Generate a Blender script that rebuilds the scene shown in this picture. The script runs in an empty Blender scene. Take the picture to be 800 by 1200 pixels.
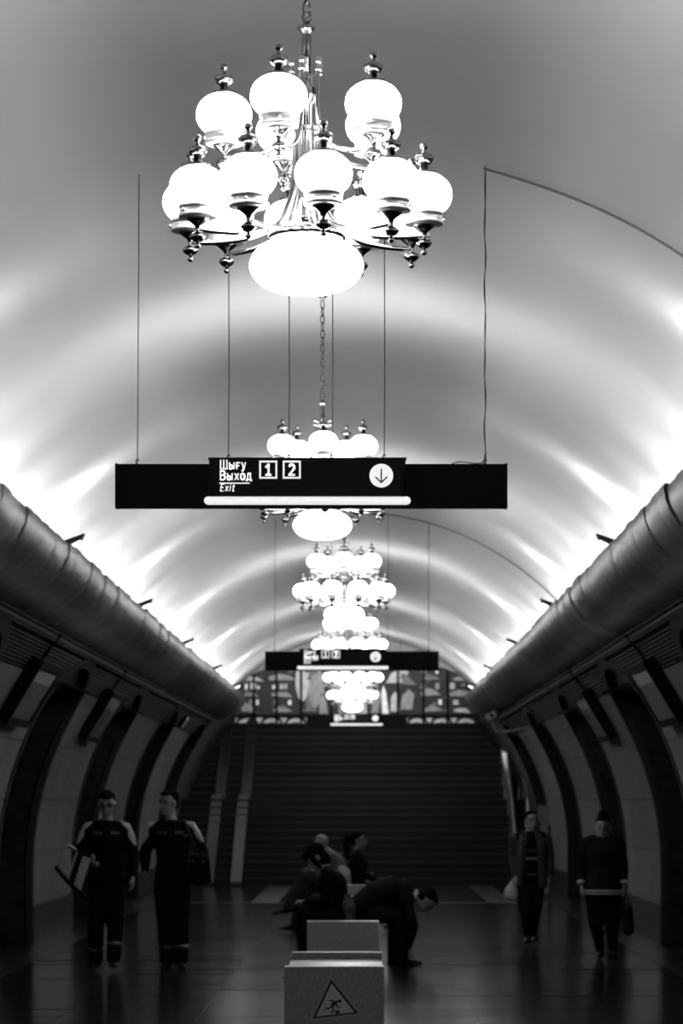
import bpy, bmesh, math, random
from mathutils import Vector, Matrix
random.seed(7)
S = bpy.context.scene
C = S.collection
PI = math.pi

# ------------------------------------------------------------------ camera, world, light, exposure
EYE = Vector((0.21, 0.0, 1.65))
cam_d = bpy.data.cameras.new('camera')
cam = bpy.data.objects.new('camera', cam_d); C.objects.link(cam)
cam.location = EYE
cam.rotation_euler = (PI/2, 0, 0)
cam_d.sensor_width = 36.0; cam_d.sensor_fit = 'AUTO'
cam_d.lens = 105.0                       # 3500 px over the 1200 px frame height
cam_d.shift_x = -28/1200; cam_d.shift_y = 338/1200
cam_d.clip_end = 300
cam_d.dof.use_dof = True; cam_d.dof.focus_distance = 12.3; cam_d.dof.aperture_fstop = 6.3
S.camera = cam
W = bpy.data.worlds.new('world'); S.world = W; W.use_nodes = True
W.node_tree.nodes['Background'].inputs[0].default_value = (0, 0, 0, 1)
W.node_tree.nodes['Background'].inputs[1].default_value = 0.0
S.view_settings.view_transform = 'Standard'; S.view_settings.look = 'None'
S.view_settings.exposure = 1.1; S.view_settings.gamma = 1.0; S.view_settings.use_curve_mapping = False
COVE_W = 4.4          # watts of each cove tube
GLOBE_E = 7.6         # emission of the chandelier globes
HEAD_W = 4.2         # each floodlight head above the cornice lip
MURAL_FILL_W = 75.0  # watts of the fill added for the mosaic

# ------------------------------------------------------------------ materials (black-and-white photograph: every tone is grey)
MATS = {}
def mat(name, g, rough=.5, metal=0., spec=.5, emit=0., noise=0., scale=5., stretch=(1,1,1), bump=0., rnd=0., coat=0., detail=6.):
    if name in MATS: return MATS[name]
    m = bpy.data.materials.new(name); m.use_nodes = True; nt = m.node_tree
    b = nt.nodes['Principled BSDF']
    b.inputs['Base Color'].default_value = (g, g, g, 1); b.inputs['Roughness'].default_value = rough
    b.inputs['Metallic'].default_value = metal; b.inputs['Specular IOR Level'].default_value = spec
    if coat: b.inputs['Coat Weight'].default_value = coat; b.inputs['Coat Roughness'].default_value = .1
    if emit:
        b.inputs['Emission Color'].default_value = (1, 1, 1, 1); b.inputs['Emission Strength'].default_value = emit
    if noise or rnd or bump:
        tc = nt.nodes.new('ShaderNodeTexCoord'); mp = nt.nodes.new('ShaderNodeMapping')
        mp.inputs['Scale'].default_value = stretch
        nz = nt.nodes.new('ShaderNodeTexNoise'); nz.inputs['Scale'].default_value = scale; nz.inputs['Detail'].default_value = detail
        oi = nt.nodes.new('ShaderNodeObjectInfo')
        off = nt.nodes.new('ShaderNodeVectorMath'); off.operation = 'MULTIPLY_ADD'
        nt.links.new(tc.outputs['Object'], mp.inputs['Vector'])
        nt.links.new(oi.outputs['Random'], off.inputs[0]); off.inputs[1].default_value = (37, 91, 53)
        nt.links.new(mp.outputs['Vector'], off.inputs[2]); nt.links.new(off.outputs[0], nz.inputs['Vector'])
        mr = nt.nodes.new('ShaderNodeMapRange'); mr.inputs['From Min'].default_value = .25; mr.inputs['From Max'].default_value = .75
        mr.inputs['To Min'].default_value = g*(1-noise); mr.inputs['To Max'].default_value = g*(1+noise)
        nt.links.new(nz.outputs['Fac'], mr.inputs['Value'])
        r2 = nt.nodes.new('ShaderNodeMapRange'); r2.inputs['To Min'].default_value = 1-rnd; r2.inputs['To Max'].default_value = 1+rnd
        nt.links.new(oi.outputs['Random'], r2.inputs['Value'])
        mu = nt.nodes.new('ShaderNodeMath'); mu.operation = 'MULTIPLY'
        nt.links.new(mr.outputs[0], mu.inputs[0]); nt.links.new(r2.outputs[0], mu.inputs[1])
        nt.links.new(mu.outputs[0], b.inputs['Base Color'])
        if bump:
            bp = nt.nodes.new('ShaderNodeBump'); bp.inputs['Strength'].default_value = bump; bp.inputs['Distance'].default_value = .02
            nt.links.new(nz.outputs['Fac'], bp.inputs['Height']); nt.links.new(bp.outputs[0], b.inputs['Normal'])
    MATS[name] = m
    return m
M_VAULT = mat('vault_plaster', .72, .75, spec=.2, noise=.03, scale=.8)
M_MARBLE = mat('pale_marble', .18, .42, spec=.25, noise=.22, scale=5, stretch=(1, 1, .35), rnd=.1)
M_BACK = mat('joint_mortar', .08, .8, spec=.1)
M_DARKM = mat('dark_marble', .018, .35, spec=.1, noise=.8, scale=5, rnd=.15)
M_GRAN = mat('grey_granite', .025, .45, spec=.25, noise=.3, scale=40)
M_JAMB = mat('jamb_stone', .03, .6, spec=.08, noise=.3, scale=20)
M_RIB = mat('ribbed_sheet', .03, .75, spec=.04)
M_CORN = mat('cornice_sheet', .10, .38, metal=.25, spec=.2, rnd=.3)
M_CORNI = mat('cornice_inside', .6, .6)
M_TILE = mat('floor_tile', .018, .15, spec=.16, noise=.3, scale=5, stretch=(.35, 9, 1), rnd=.28, bump=.05)
M_FLOOR = mat('floor_base', .012, .35, spec=.2, noise=.3, scale=10)
M_FBORD = mat('floor_border', .012, .3, spec=.12, noise=.4, scale=8)
M_INLAY = mat('floor_inlay', .03, .35, spec=.2, noise=.2, scale=9)
M_STEP = mat('step_granite', .010, .4, spec=.2, noise=.4, scale=12, rnd=.3)
M_NOSE = mat('step_nosing', .02, .35, spec=.4, noise=.3, scale=12, rnd=.4)
M_RAMP = mat('ramp_stone', .12, .3, spec=.4, noise=.15, scale=12)
M_STEEL = mat('polished_steel', .75, .16, metal=1.)
M_CHROME = mat('chrome', .34, .12, metal=1.)
M_DKCHR = mat('aged_chrome', .16, .22, metal=1.)
M_GLOBE = mat('lit_opal_glass', .9, .3, emit=GLOBE_E)
M_BLACK = mat('matt_black', .003, .6, spec=.08)
M_BOX = mat('sign_black', .003, .5, spec=.1)
M_BAR = mat('lit_diffuser', .8, .4, emit=.36)
M_PRINT = mat('lit_print', .85, .5, emit=.33)
M_WIRE = mat('wire', .03, .5, metal=.3)
M_CABLE = mat('cable_sheath', .25, .6)
M_GLASS = bpy.data.materials.new('clear_glass'); M_GLASS.use_nodes = True
_b = M_GLASS.node_tree.nodes['Principled BSDF']; _b.inputs['Transmission Weight'].default_value = 1; _b.inputs['Roughness'].default_value = .03
_b.inputs['Base Color'].default_value = (.8, .8, .8, 1)

# ------------------------------------------------------------------ mesh helpers
class MB:
    def __init__(s): s.v = []; s.f = []; s.sm = []
    def add(s, vs, fs, smooth=False):
        o = len(s.v); s.v += [tuple(v) for v in vs]; s.f += [tuple(i+o for i in f) for f in fs]; s.sm += [smooth]*len(fs); return s
    def box(s, c, size, R=None):
        x, y, z = (q/2 for q in size)
        vs = [Vector((i*x, j*y, k*z)) for i in (-1, 1) for j in (-1, 1) for k in (-1, 1)]
        if R is not None: vs = [R @ v for v in vs]
        vs = [v+Vector(c) for v in vs]
        return s.add(vs, [(0, 1, 3, 2), (4, 6, 7, 5), (0, 4, 5, 1), (2, 3, 7, 6), (0, 2, 6, 4), (1, 5, 7, 3)])
    def bar(s, a, b, w, h, up=(0, 0, 1)):
        a = Vector(a); b = Vector(b); t = (b-a).normalized(); sd = t.cross(Vector(up)).normalized(); u = sd.cross(t)
        vs = [p+sd*(i*w/2)+u*(k*h/2) for p in (a, b) for i in (-1, 1) for k in (-1, 1)]
        return s.add(vs, [(0, 1, 3, 2), (4, 6, 7, 5), (0, 4, 5, 1), (2, 3, 7, 6), (0, 2, 6, 4), (1, 5, 7, 3)])
    def lathe(s, prof, n=20, c=(0, 0, 0), flute=None, smooth=True):
        cx, cy, cz = c; vs = []; fs = []
        for k, (r, z) in enumerate(prof):
            for i in range(n):
                a = 2*PI*i/n; q = r
                if flute and flute[1] <= z <= flute[2]: q = r*(1 - flute[3]*(i % 2))
                vs.append((cx+q*math.cos(a), cy+q*math.sin(a), cz+z))
        for k in range(len(prof)-1):
            for i in range(n):
                j = (i+1) % n; fs.append((k*n+i, k*n+j, (k+1)*n+j, (k+1)*n+i))
        fs.append(tuple(reversed(range(n)))); fs.append(tuple(range((len(prof)-1)*n, len(prof)*n)))
        return s.add(vs, fs, smooth)
    def tube(s, pts, rad, n=10, ref=None, cap=True, smooth=True):
        pts = [Vector(p) for p in pts]; m = len(pts)
        rad = [(r, r) if not isinstance(r, (tuple, list)) else tuple(r) for r in (rad if isinstance(rad, (list, tuple)) and len(rad) == m else [rad]*m)]
        if cap:
            t0 = (pts[0]-pts[1]).normalized(); t1 = (pts[-1]-pts[-2]).normalized()
            def ends(p, r, t):
                q = min(r); return [(p+t*q*k, (r[0]*w, r[1]*w)) for k, w in ((.5, .87), (.85, .52), (.99, .08))]
            a = ends(pts[0], rad[0], t0)[::-1]; b = ends(pts[-1], rad[-1], t1)
            P = [x[0] for x in a]+pts+[x[0] for x in b]; Rr = [x[1] for x in a]+rad+[x[1] for x in b]
        else: P = pts; Rr = rad
        vs = []; fs = []; prev = None
        for k, p in enumerate(P):
            t = (P[min(k+1, len(P)-1)]-P[max(k-1, 0)]).normalized()
            rf = Vector(ref) if ref is not None else (prev if prev is not None else (Vector((1, 0, 0)) if abs(t.x) < .8 else Vector((0, 1, 0))))
            sd = (rf-t*rf.dot(t))
            if sd.length < 1e-4: sd = t.orthogonal()
            sd.normalize(); fw = t.cross(sd); prev = sd
            for i in range(n):
                a = 2*PI*i/n; vs.append(p+sd*(Rr[k][0]*math.cos(a))+fw*(Rr[k][1]*math.sin(a)))
        for k in range(len(P)-1):
            for i in range(n):
                j = (i+1) % n; fs.append((k*n+i, k*n+j, (k+1)*n+j, (k+1)*n+i))
        fs.append(tuple(reversed(range(n)))); fs.append(tuple(range((len(P)-1)*n, len(P)*n)))
        return s.add(vs, fs, smooth)
    def ell(s, c, r, R=None, n=14, m=9):
        vs = []; fs = []
        for k in range(m+1):
            ph = PI*(k+.02*(k == 0)-.02*(k == m))/m
            for i in range(n):
                a = 2*PI*i/n
                v = Vector((r[0]*math.sin(ph)*math.cos(a), r[1]*math.sin(ph)*math.sin(a), r[2]*math.cos(ph)))
                if R is not None: v = R @ v
                vs.append(v+Vector(c))
        for k in range(m):
            for i in range(n):
                j = (i+1) % n; fs.append((k*n+i, (k+1)*n+i, (k+1)*n+j, k*n+j))
        fs.append(tuple(range(n))); fs.append(tuple(reversed(range(m*n, m*n+n))))
        return s.add(vs, fs, True)
    def prism(s, poly, y0, y1):                      # polygon in xz, extruded in y
        n = len(poly); vs = [(x, y0, z) for x, z in poly]+[(x, y1, z) for x, z in poly]
        fs = [tuple(range(n)), tuple(reversed(range(n, 2*n)))]+[(i, i+n, (i+1) % n+n, (i+1) % n) for i in range(n)]
        return s.add(vs, fs)
    def mesh(s, name, m):
        me = bpy.data.meshes.new(name); me.from_pydata(s.v, [], s.f); me.materials.append(m)
        me.polygons.foreach_set('use_smooth', s.sm); me.update()
        bm = bmesh.new(); bm.from_mesh(me); bmesh.ops.recalc_face_normals(bm, faces=bm.faces); bm.to_mesh(me); bm.free()
        return me
    def build(s, name, m, parent=None, **kw): return put(name, s.mesh(name, m), parent, **kw)
def put(name, me, parent=None, loc=(0, 0, 0), rot=(0, 0, 0)):
    o = bpy.data.objects.new(name, me); C.objects.link(o); o.location = loc; o.rotation_euler = rot
    if parent is not None: o.parent = parent
    return o
def tag(o, label, cat=None, group=None, kind=None):
    o['label'] = label
    if cat: o['category'] = cat
    if group: o['group'] = group
    if kind: o['kind'] = kind
    return o
def empty(name, loc=(0, 0, 0), rot=(0, 0, 0)):
    return put(name, None, None, loc, rot)
def copy_tree(o, parent=None):
    c = o.copy(); C.objects.link(c); c.parent = parent
    for ch in [q for q in C.objects if q.parent == o]: copy_tree(ch, c)
    return c
def px(x, y, d): return Vector((EYE.x+(x-428)*d/3500, d, EYE.z+(938-y)*d/3500))

# ------------------------------------------------------------------ the hall
Y0, Y1 = -13.0, 62.3
RV, ZV = 3.41, 1.65                                # vault circle
RW, ZW, XW = 3.63, 0.87, 3.63                      # lower wall circle
def wx(z, d=0.):                                   # half-width of the wall at height z (d = how far proud)
    return (RW if z <= ZW else math.sqrt(RW*RW-(z-ZW)**2))-d
def wn(z):                                         # inward normal (x,z) at the left wall
    if z <= ZW: return (1., 0.)
    a = math.asin((z-ZW)/RW); return (math.cos(a), -math.sin(a))
def wp(y, z, d=0.): n = wn(z); return Vector((-wx(z)+n[0]*d, y, z+n[1]*d))

# vault: a smooth plaster barrel with the faint waviness of hand-floated plaster
b = MB(); NA, NY = 64, 151; a0 = math.asin((3.40-ZV)/RV)
for j in range(NY):
    y = Y0+(Y1-Y0)*j/(NY-1)
    for i in range(NA+1):
        a = a0+(PI-2*a0)*i/NA
        r = RV+.006*math.sin(y*1.59+.4*math.sin(3*a))+.004*math.sin(y*.71+a*5)
        b.v.append((-r*math.cos(a), y, ZV+r*math.sin(a)))
for j in range(NY-1):
    for i in range(NA):
        p = j*(NA+1)+i; b.f.append((p, p+1, p+NA+2, p+NA+1)); b.sm.append(True)
tag(b.build('ceiling', M_VAULT), 'smooth pale plaster barrel vault above the hall', kind='structure')
# ring closing the far end of the vault, lower arch opening
b = MB(); n = 48; vs = []
for i in range(n+1):
    a = a0+(PI-2*a0)*i/n
    x = -RV*math.cos(a); z = ZV+RV*math.sin(a)
    t = x/2.95; zi = 3.42+1.27*math.sqrt(max(0, 1-t*t)) if abs(t) < 1 else 3.40
    vs += [(x, Y1, z), (x, Y1, min(z, zi)), (x, Y1+.25, z), (x, Y1+.25, min(z, zi))]
fs = []
for i in range(n):
    p = 4*i; q = p+4; fs += [(p, q, q+1, p+1), (p+1, q+1, q+3, p+3), (p+2, p+3, q+3, q+2)]
b.add(vs, fs)
tag(b.build('wall_arch', M_VAULT), 'pale arched end wall of the vault over the stairs', kind='structure')

# side walls
PYL = [34.2+7.9*k for k in range(-6, 3)]; PW = 4.5; GW = 3.4
ZP, ZT, ZC = .44, 2.89, 3.27                        # plinth top, marble top, band top
ARCH_S, ARCH_R = 2.55, .66
def arch(y, y0): t = (y-y0-GW/2)/(GW/2); return ARCH_S+ARCH_R*math.sqrt(max(0, 1-t*t))
rows = [ZP+(ZT-ZP)*k/4 for k in range(5)]
def patch(ya, yb, za, zb, d0, d1, n=5):             # curved slab on the left wall, local y about 0
    m = MB(); vs = []
    for k in range(n+1):
        z = za+(zb-za)*k/n
        for y in (ya, yb):
            vs += [wp(y, z, d0), wp(y, z, d1)]
    fs = []
    for k in range(n):
        p = 4*k; q = p+4
        fs += [(p+1, p+3, q+3, q+1), (p, q, q+2, p+2), (p, p+1, q+1, q), (p+2, q+2, q+3, p+3)]
    fs += [(0, 2, 3, 1), (4*n, 4*n+1, 4*n+3, 4*n+2)]
    return m.add(vs, fs)
CW = PW/4
me_panel = [patch(-CW/2+.006, CW/2-.006, rows[k]+.005, rows[k+1]-.005, 0, .03, 4).mesh('marble_panel', M_MARBLE) for k in range(4)]
me_plinth = patch(-CW/2+.005, CW/2-.005, 0, ZP-.008, -.02, .05, 1).mesh('plinth_block', M_GRAN)
# ribbed band for one bay (pylon + gap), local y from 0 to 7.9
b = MB(); ny = 79; nz = 28
zb0 = 2.45; dz = (ZC-zb0)/nz
for j in range(nz):
    za = zb0+j*dz; zb = za+dz
    runs = []; cur = None
    for i in range(ny+1):
        y = 7.9*(i+.5)/ny if i < ny else 99
        ok = i < ny and (((y < PW) and za >= ZT-.001) or (y >= PW and za > arch(y, PW)-.02))
        if ok and cur is None: cur = i
        if not ok and cur is not None: runs.append((cur, i)); cur = None
    for (i0, i1) in runs:
        ya, yb = 7.9*i0/ny, 7.9*i1/ny
        q = [wp(ya, za, .012), wp(yb, za, .012), wp(ya, za+dz*.55, .03), wp(yb, za+dz*.55, .03), wp(ya, zb, .012), wp(yb, zb, .012)]
        b.add(q, [(0, 1, 3, 2), (2, 3, 5, 4)])
me_rib = b.mesh('ribbed_band', M_RIB)
# arch surround ribbon
def ribbon(inner, outer, d0, d1):
    m = MB(); vs = []
    for (p, q) in zip(inner, outer): vs += [wp(*p, d0), wp(*p, d1), wp(*q, d0), wp(*q, d1)]
    fs = []
    for k in range(len(inner)-1):
        a = 4*k; c = a+4; fs += [(a+1, c+1, c+3, a+3), (a, c, c+1, a+1), (a+2, a+3, c+3, c+2)]
    return m.add(vs, fs)
inn = []; out = []
JW = .15
for z in [0, .3, .6, .87, 1.2, 1.5, 1.8, 2.1, 2.35]: inn.append((JW, z)); out.append((0, z))
for k in range(25):
    a = PI*k/24; inn.append((GW/2-(GW/2-JW)*math.cos(a), ARCH_S+(ARCH_R-JW*.7)*math.sin(a))); out.append((GW/2-GW/2*math.cos(a), ARCH_S+ARCH_R*math.sin(a)))
for z in [2.35, 2.1, 1.8, 1.5, 1.2, .87, .6, .3, 0]: inn.append((GW-JW, z)); out.append((GW, z))
me_jamb = ribbon(inn, out, -.05, .045).mesh('arch_surround', M_JAMB)
# tympanum
b = MB(); vs = []; n = 30
ZO = 2.86
for k in range(n+1):
    y = JW+(GW-2*JW)*k/n; t = (y-GW/2)/(GW/2-JW)
    zt = ARCH_S+(ARCH_R-JW*.7)*math.sqrt(max(0, 1-t*t))
    vs += [wp(y, min(ZO, zt), -.04), wp(y, zt+.01, -.04)]
b.add(vs, [(2*k, 2*k+2, 2*k+3, 2*k+1) for k in range(n)])
b.add([wp(JW, ZO, -.04), wp(GW-JW, ZO, -.04), wp(GW-JW, ZO, -.3), wp(JW, ZO, -.3)], [(0, 1, 2, 3)])
me_tymp = b.mesh('tympanum', M_JAMB)
# passage lining: dark marble reveals, ceiling and end wall
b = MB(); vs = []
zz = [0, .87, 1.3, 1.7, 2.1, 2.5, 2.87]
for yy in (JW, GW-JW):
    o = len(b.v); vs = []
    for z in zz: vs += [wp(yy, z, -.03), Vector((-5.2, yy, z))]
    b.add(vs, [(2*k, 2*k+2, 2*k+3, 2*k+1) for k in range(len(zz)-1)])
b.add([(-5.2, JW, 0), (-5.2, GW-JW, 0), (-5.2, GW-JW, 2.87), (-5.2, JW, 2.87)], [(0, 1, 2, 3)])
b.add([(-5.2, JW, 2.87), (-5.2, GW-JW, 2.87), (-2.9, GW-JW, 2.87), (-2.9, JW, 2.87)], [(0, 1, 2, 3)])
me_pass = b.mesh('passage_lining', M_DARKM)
# reveal facing slabs (dark marble, told apart by joints)
me_rev = []
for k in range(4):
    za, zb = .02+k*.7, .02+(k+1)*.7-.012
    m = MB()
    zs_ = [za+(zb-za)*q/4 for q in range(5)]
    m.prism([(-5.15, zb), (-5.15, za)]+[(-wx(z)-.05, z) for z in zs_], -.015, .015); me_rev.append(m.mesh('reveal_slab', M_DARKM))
me_slot = patch(-.025, .025, 1.62, 1.86, .025, .045, 2).mesh('slot_plate', M_BLACK)

for side, rz in (('left', 0), ('right', PI)):
    b = MB()
    for y0 in PYL:                                   # backing behind the marble
        vs = []
        zs = [0, .44, .87, 1.2, 1.6, 2., 2.4, 2.7, 2.89, 3.1, 3.3]
        for z in zs: vs += [wp(y0, z, -.004), wp(y0+PW, z, -.004)]
        b.add(vs, [(2*k, 2*k+1, 2*k+3, 2*k+2) for k in range(len(zs)-1)])
    zs = [0, .87, 1.5, 2., 2.5, 3., 3.3, 3.6, 4.0]
    vs = []
    for z in zs: vs += [wp(57.9, min(z, 3.3), 0) + Vector((0, 0, z-min(z, 3.3))), wp(66.5, min(z, 3.3), 0) + Vector((0, 0, z-min(z, 3.3)))]
    b.add(vs, [(2*k, 2*k+1, 2*k+3, 2*k+2) for k in range(len(zs)-1)])
    wall = b.build('wall_'+side, M_BACK)
    if rz: wall.data.transform(Matrix.Scale(-1, 4, (1, 0, 0))); wall.data.flip_normals()
    tag(wall, 'curved %s wall of pale marble pylons and dark arched passages' % side, kind='structure')
    def P(name, me, y):
        return put(name, me, wall, (0, y, 0), (0, 0, rz))
    sg = 1 if not rz else -1
    for y0 in PYL:
        for i in range(4):
            yc = y0+CW*(i+.5)
            for k in range(4): P('marble_panel', me_panel[k], yc)
            P('plinth_block', me_plinth, yc)
        e = y0 if not rz else y0+7.9                 # a right-hand piece is turned half round
        # band starts at pylon on the left, mirrored on the right
        for nm, me, base in (('ribbed_band', me_rib, 0),):
            o = P(nm, me, y0)
            if rz:
                o.rotation_euler = (0, 0, 0); o.scale = (-1, 1, 1)
            o['kind'] = 'stuff'
        yg = y0+PW
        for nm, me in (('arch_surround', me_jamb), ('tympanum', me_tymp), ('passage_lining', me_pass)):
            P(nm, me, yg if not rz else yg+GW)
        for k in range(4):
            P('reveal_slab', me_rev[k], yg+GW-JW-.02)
    for y0 in (PYL[3], PYL[4]): P('slot_plate', me_slot, y0+1.75)

# upper ledge strip under the cornice
for nme, rz in (('trim_3', 1), ('trim_4', -1)):
    b = MB(); vs = []
    prof = [(3.185, .02), (3.19, .05), (3.225, .05), (3.235, .02)]
    for y in (Y0, 57.9): vs += [wp(y, z, d) for z, d in prof]
    b.add(vs, [(k, k+1, k+5, k+4) for k in range(3)])
    o = b.build(nme, M_JAMB); o.scale.x = rz
    tag(o, 'thin ledge strip running under the %s cornice' % ('left' if rz > 0 else 'right'), kind='structure')

# cornice troughs: curved sheet panels with an inner tray; the lamps lie behind the lip
CP = [(-2.225, 3.765), (-2.215, 3.73), (-2.225, 3.66), (-2.26, 3.58), (-2.32, 3.49), (-2.40, 3.41), (-2.50, 3.335), (-2.62, 3.28), (-2.76, 3.25), (-2.92, 3.245)]
NCP = 138; CY0, CY1 = -9.0, 60.0; CL = (CY1-CY0)/NCP
m = MB(); vs = []; nseg = 4
for i in range(nseg+1):
    t = i/nseg-.5; bul = .0035*(1-4*t*t)
    for k, (x, z) in enumerate(CP):
        vs.append((x+bul*(1 if k < 7 else .3), t*(CL-.003), z-bul*(0 if k < 3 else .7)))
n = len(CP); fs = []
for i in range(nseg):
    for k in range(n-1): fs.append((i*n+k, (i+1)*n+k, (i+1)*n+k+1, i*n+k+1))
m.add(vs, fs, True)
# return of the sheet behind the lip
vs = []
for t in (-.5, .5): vs += [(-2.225, t*(CL-.003), 3.765), (-2.25, t*(CL-.003), 3.765), (-2.26, t*(CL-.003), 3.70)]
m.add(vs, [(0, 1, 4, 3), (1, 2, 5, 4)])
me_cp = m.mesh('cornice_panel', M_CORN)
for nme, sx in (('trim_1', 1), ('trim_2', -1)):
    b = MB()
    prof = [(-2.262, 3.75), (-2.275, 3.66), (-2.36, 3.52), (-2.46, 3.44), (-3.05, 3.44)]
    vs = []
    for y in (CY0, CY1): vs += [(x, y, z) for x, z in prof]
    b.add(vs, [(k, k+1, k+6, k+5) for k in range(4)])
    pts = [(x, z) for x, z in CP]
    for y in (CY1-.01, CY1+.02): pass
    b.prism([(x-.012, z) for x, z in CP]+[(-2.95, 3.44), (-2.46, 3.44), (-2.36, 3.52), (-2.275, 3.66), (-2.262, 3.75)], CY1-.005, CY1+.03)
    cor = b.build(nme, M_CORNI); cor.scale.x = sx
    tag(cor, 'bulging sheet metal light cornice along the %s wall' % ('left' if sx > 0 else 'right'), kind='structure')
    for i in range(NCP):
        o = put('cornice_panel', me_cp, cor, (random.uniform(-.0008, .0008)+.003*math.sin(i*.31), CY0+CL*(i+.5), random.uniform(-.0015, .0015)+.003*math.sin(i*.23+1)),
                (0, random.uniform(-.003, .003), random.uniform(-.0015, .0015)))

# cove tubes lying in the trays (hidden behind the lip)
for sx in (-1, 1):
    i = 0; y = -8.0
    while y < 59.5:
        L = 1.22
        ld = bpy.data.lights.new('cove_tube', 'AREA'); ld.shape = 'RECTANGLE'; ld.size = L; ld.size_y = .06
        ld.energy = COVE_W*random.uniform(.8, 1.15)
        lo = bpy.data.objects.new('cove_tube_light', ld); C.objects.link(lo)
        lo.location = (sx*2.47, y+L/2, 3.56)
        d = Vector((-sx*.10, 0, 1)).normalized()
        zax = -d; xax = Vector((0, 1, 0)); yax = zax.cross(xax)
        lo.rotation_euler = Matrix((xax, yax, zax)).transposed().to_euler()
        y += L+.33+random.uniform(0, .1); i += 1

# floor
b = MB()
b.add([(-5.3, Y0, -.012), (5.3, Y0, -.012), (5.3, 58, -.012), (-5.3, 58, -.012)], [(0, 1, 2, 3)])
fl = tag(b.build('floor', M_FLOOR), 'dark polished granite floor of the hall', kind='structure')
NX, TY = 6, .8; FX = 3.18; TX = 2*FX/NX
me_tile = MB().box((0, 0, -.008), (TX-.006, TY-.006, .016)).mesh('floor_tile', M_TILE)
for j in range(48):
    for i in range(NX):
        put('floor_tile', me_tile, fl, (-FX+TX*(i+.5), 19.6+TY*(j+.5), random.uniform(-.0008, .0008)),
            (random.gauss(0, .0030), random.gauss(0, .0012), 0))
b = MB()
for y0, y1 in ((Y0, 19.59),): b.add([(-FX, y0, -.002), (FX, y0, -.002), (FX, y1, -.002), (-FX, y1, -.002)], [(0, 1, 2, 3)])
b.build('floor_field', M_TILE, fl)
me_fb = MB().box((0, 0, -.006), (.62, 1.58, .013)).mesh('border_slab', M_FBORD)
for sx in (-1, 1):
    for j in range(24): put('border_slab', me_fb, fl, (sx*3.50, 20.4+1.6*j, 0))
MB().box((0, 48.05, .0005), (6.36, .12, .006)).build('inlay_line', mat('inlay_metal', .12, .4, spec=.3), fl)
for x in (-1.42, 2.42): MB().box((x, 52.9, .0005), (.44, 9.4, .006)).build('inlay_band', M_INLAY, fl)

# stairs
RISE, GO, NS = .1525, .30, 11
SB = 57.9
st = empty('stairs', (0, SB, 0)); tag(st, 'wide dark granite staircase in two flights at the hall end', kind='structure')
me_step = MB().box((0, .25, -RISE/2), (7.1, .5, RISE-.004)).mesh('step', M_STEP)
me_nose = MB().box((0, .012, -.016), (7.1, .03, .03)).mesh('step_nosing', M_NOSE)
for fl2 in range(2):
    for k in range(NS):
        z = (fl2*NS+k+1)*RISE; y = (fl2*(NS*GO+1.5))+k*GO
        o = put('step', me_step, st, (0, y, z)); put('step_nosing', me_nose, o, (0, -.012, 0))
MB().box((0, (NS*GO+1.5)/2+NS*GO/2+.1, NS*RISE-.06), (7.1, 1.6, .10)).build('landing_slab', M_STEP, st)
TOPY = SB+2*NS*GO+1.5; TOPZ = 2*NS*RISE
for x in (-2.29, -2.83):
    for f2 in range(2):
        ya = f2*(NS*GO+1.5)-.30; za = f2*NS*RISE+.05; yb = ya+NS*GO+.30; zb = za+NS*RISE+.01
        MB().bar((x, ya, za), (x, yb, zb), .21, .07).build('ramp_strip', M_RAMP, st)
    MB().box((x, NS*GO+.75, NS*RISE+.03), (.21, 1.6, .05)).build('ramp_strip', M_RAMP, st)
tag(MB().box((0, TOPY+3.6, TOPZ-.05), (12, 7.4, .1)).build('floor_lobby', M_GRAN), 'upper lobby floor behind the stairs', kind='structure')
# upper lobby shell
YB = 72.6
b = MB()
b.add([(-6, YB+.16, 3), (6, YB+.16, 3), (6, YB+.16, 7.2), (-6, YB+.16, 7.2)], [(0, 1, 2, 3)])
tag(b.build('wall_back', M_DARKM), 'dark end wall of the upper lobby behind the mosaic', kind='structure')
b = MB(); b.add([(-6, Y1+.3, 7.0), (6, Y1+.3, 7.0), (6, YB+.1, 7.0), (-6, YB+.1, 7.0)], [(0, 1, 2, 3)])
tag(b.build('ceiling_lobby', M_VAULT), 'pale flat ceiling of the upper lobby', kind='structure')
ld = bpy.data.lights.new('mural_fill', 'AREA'); ld.shape = 'RECTANGLE'; ld.size = 6; ld.size_y = .5; ld.energy = MURAL_FILL_W  # unseen fill light added to brighten the mosaic, no fixture belongs to it
lo = bpy.data.objects.new('mural_fill_light', ld); C.objects.link(lo); lo.location = (0, 69.6, 6.9); lo.rotation_euler = (math.radians(48), 0, 0); ld.spread = math.radians(100)

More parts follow.
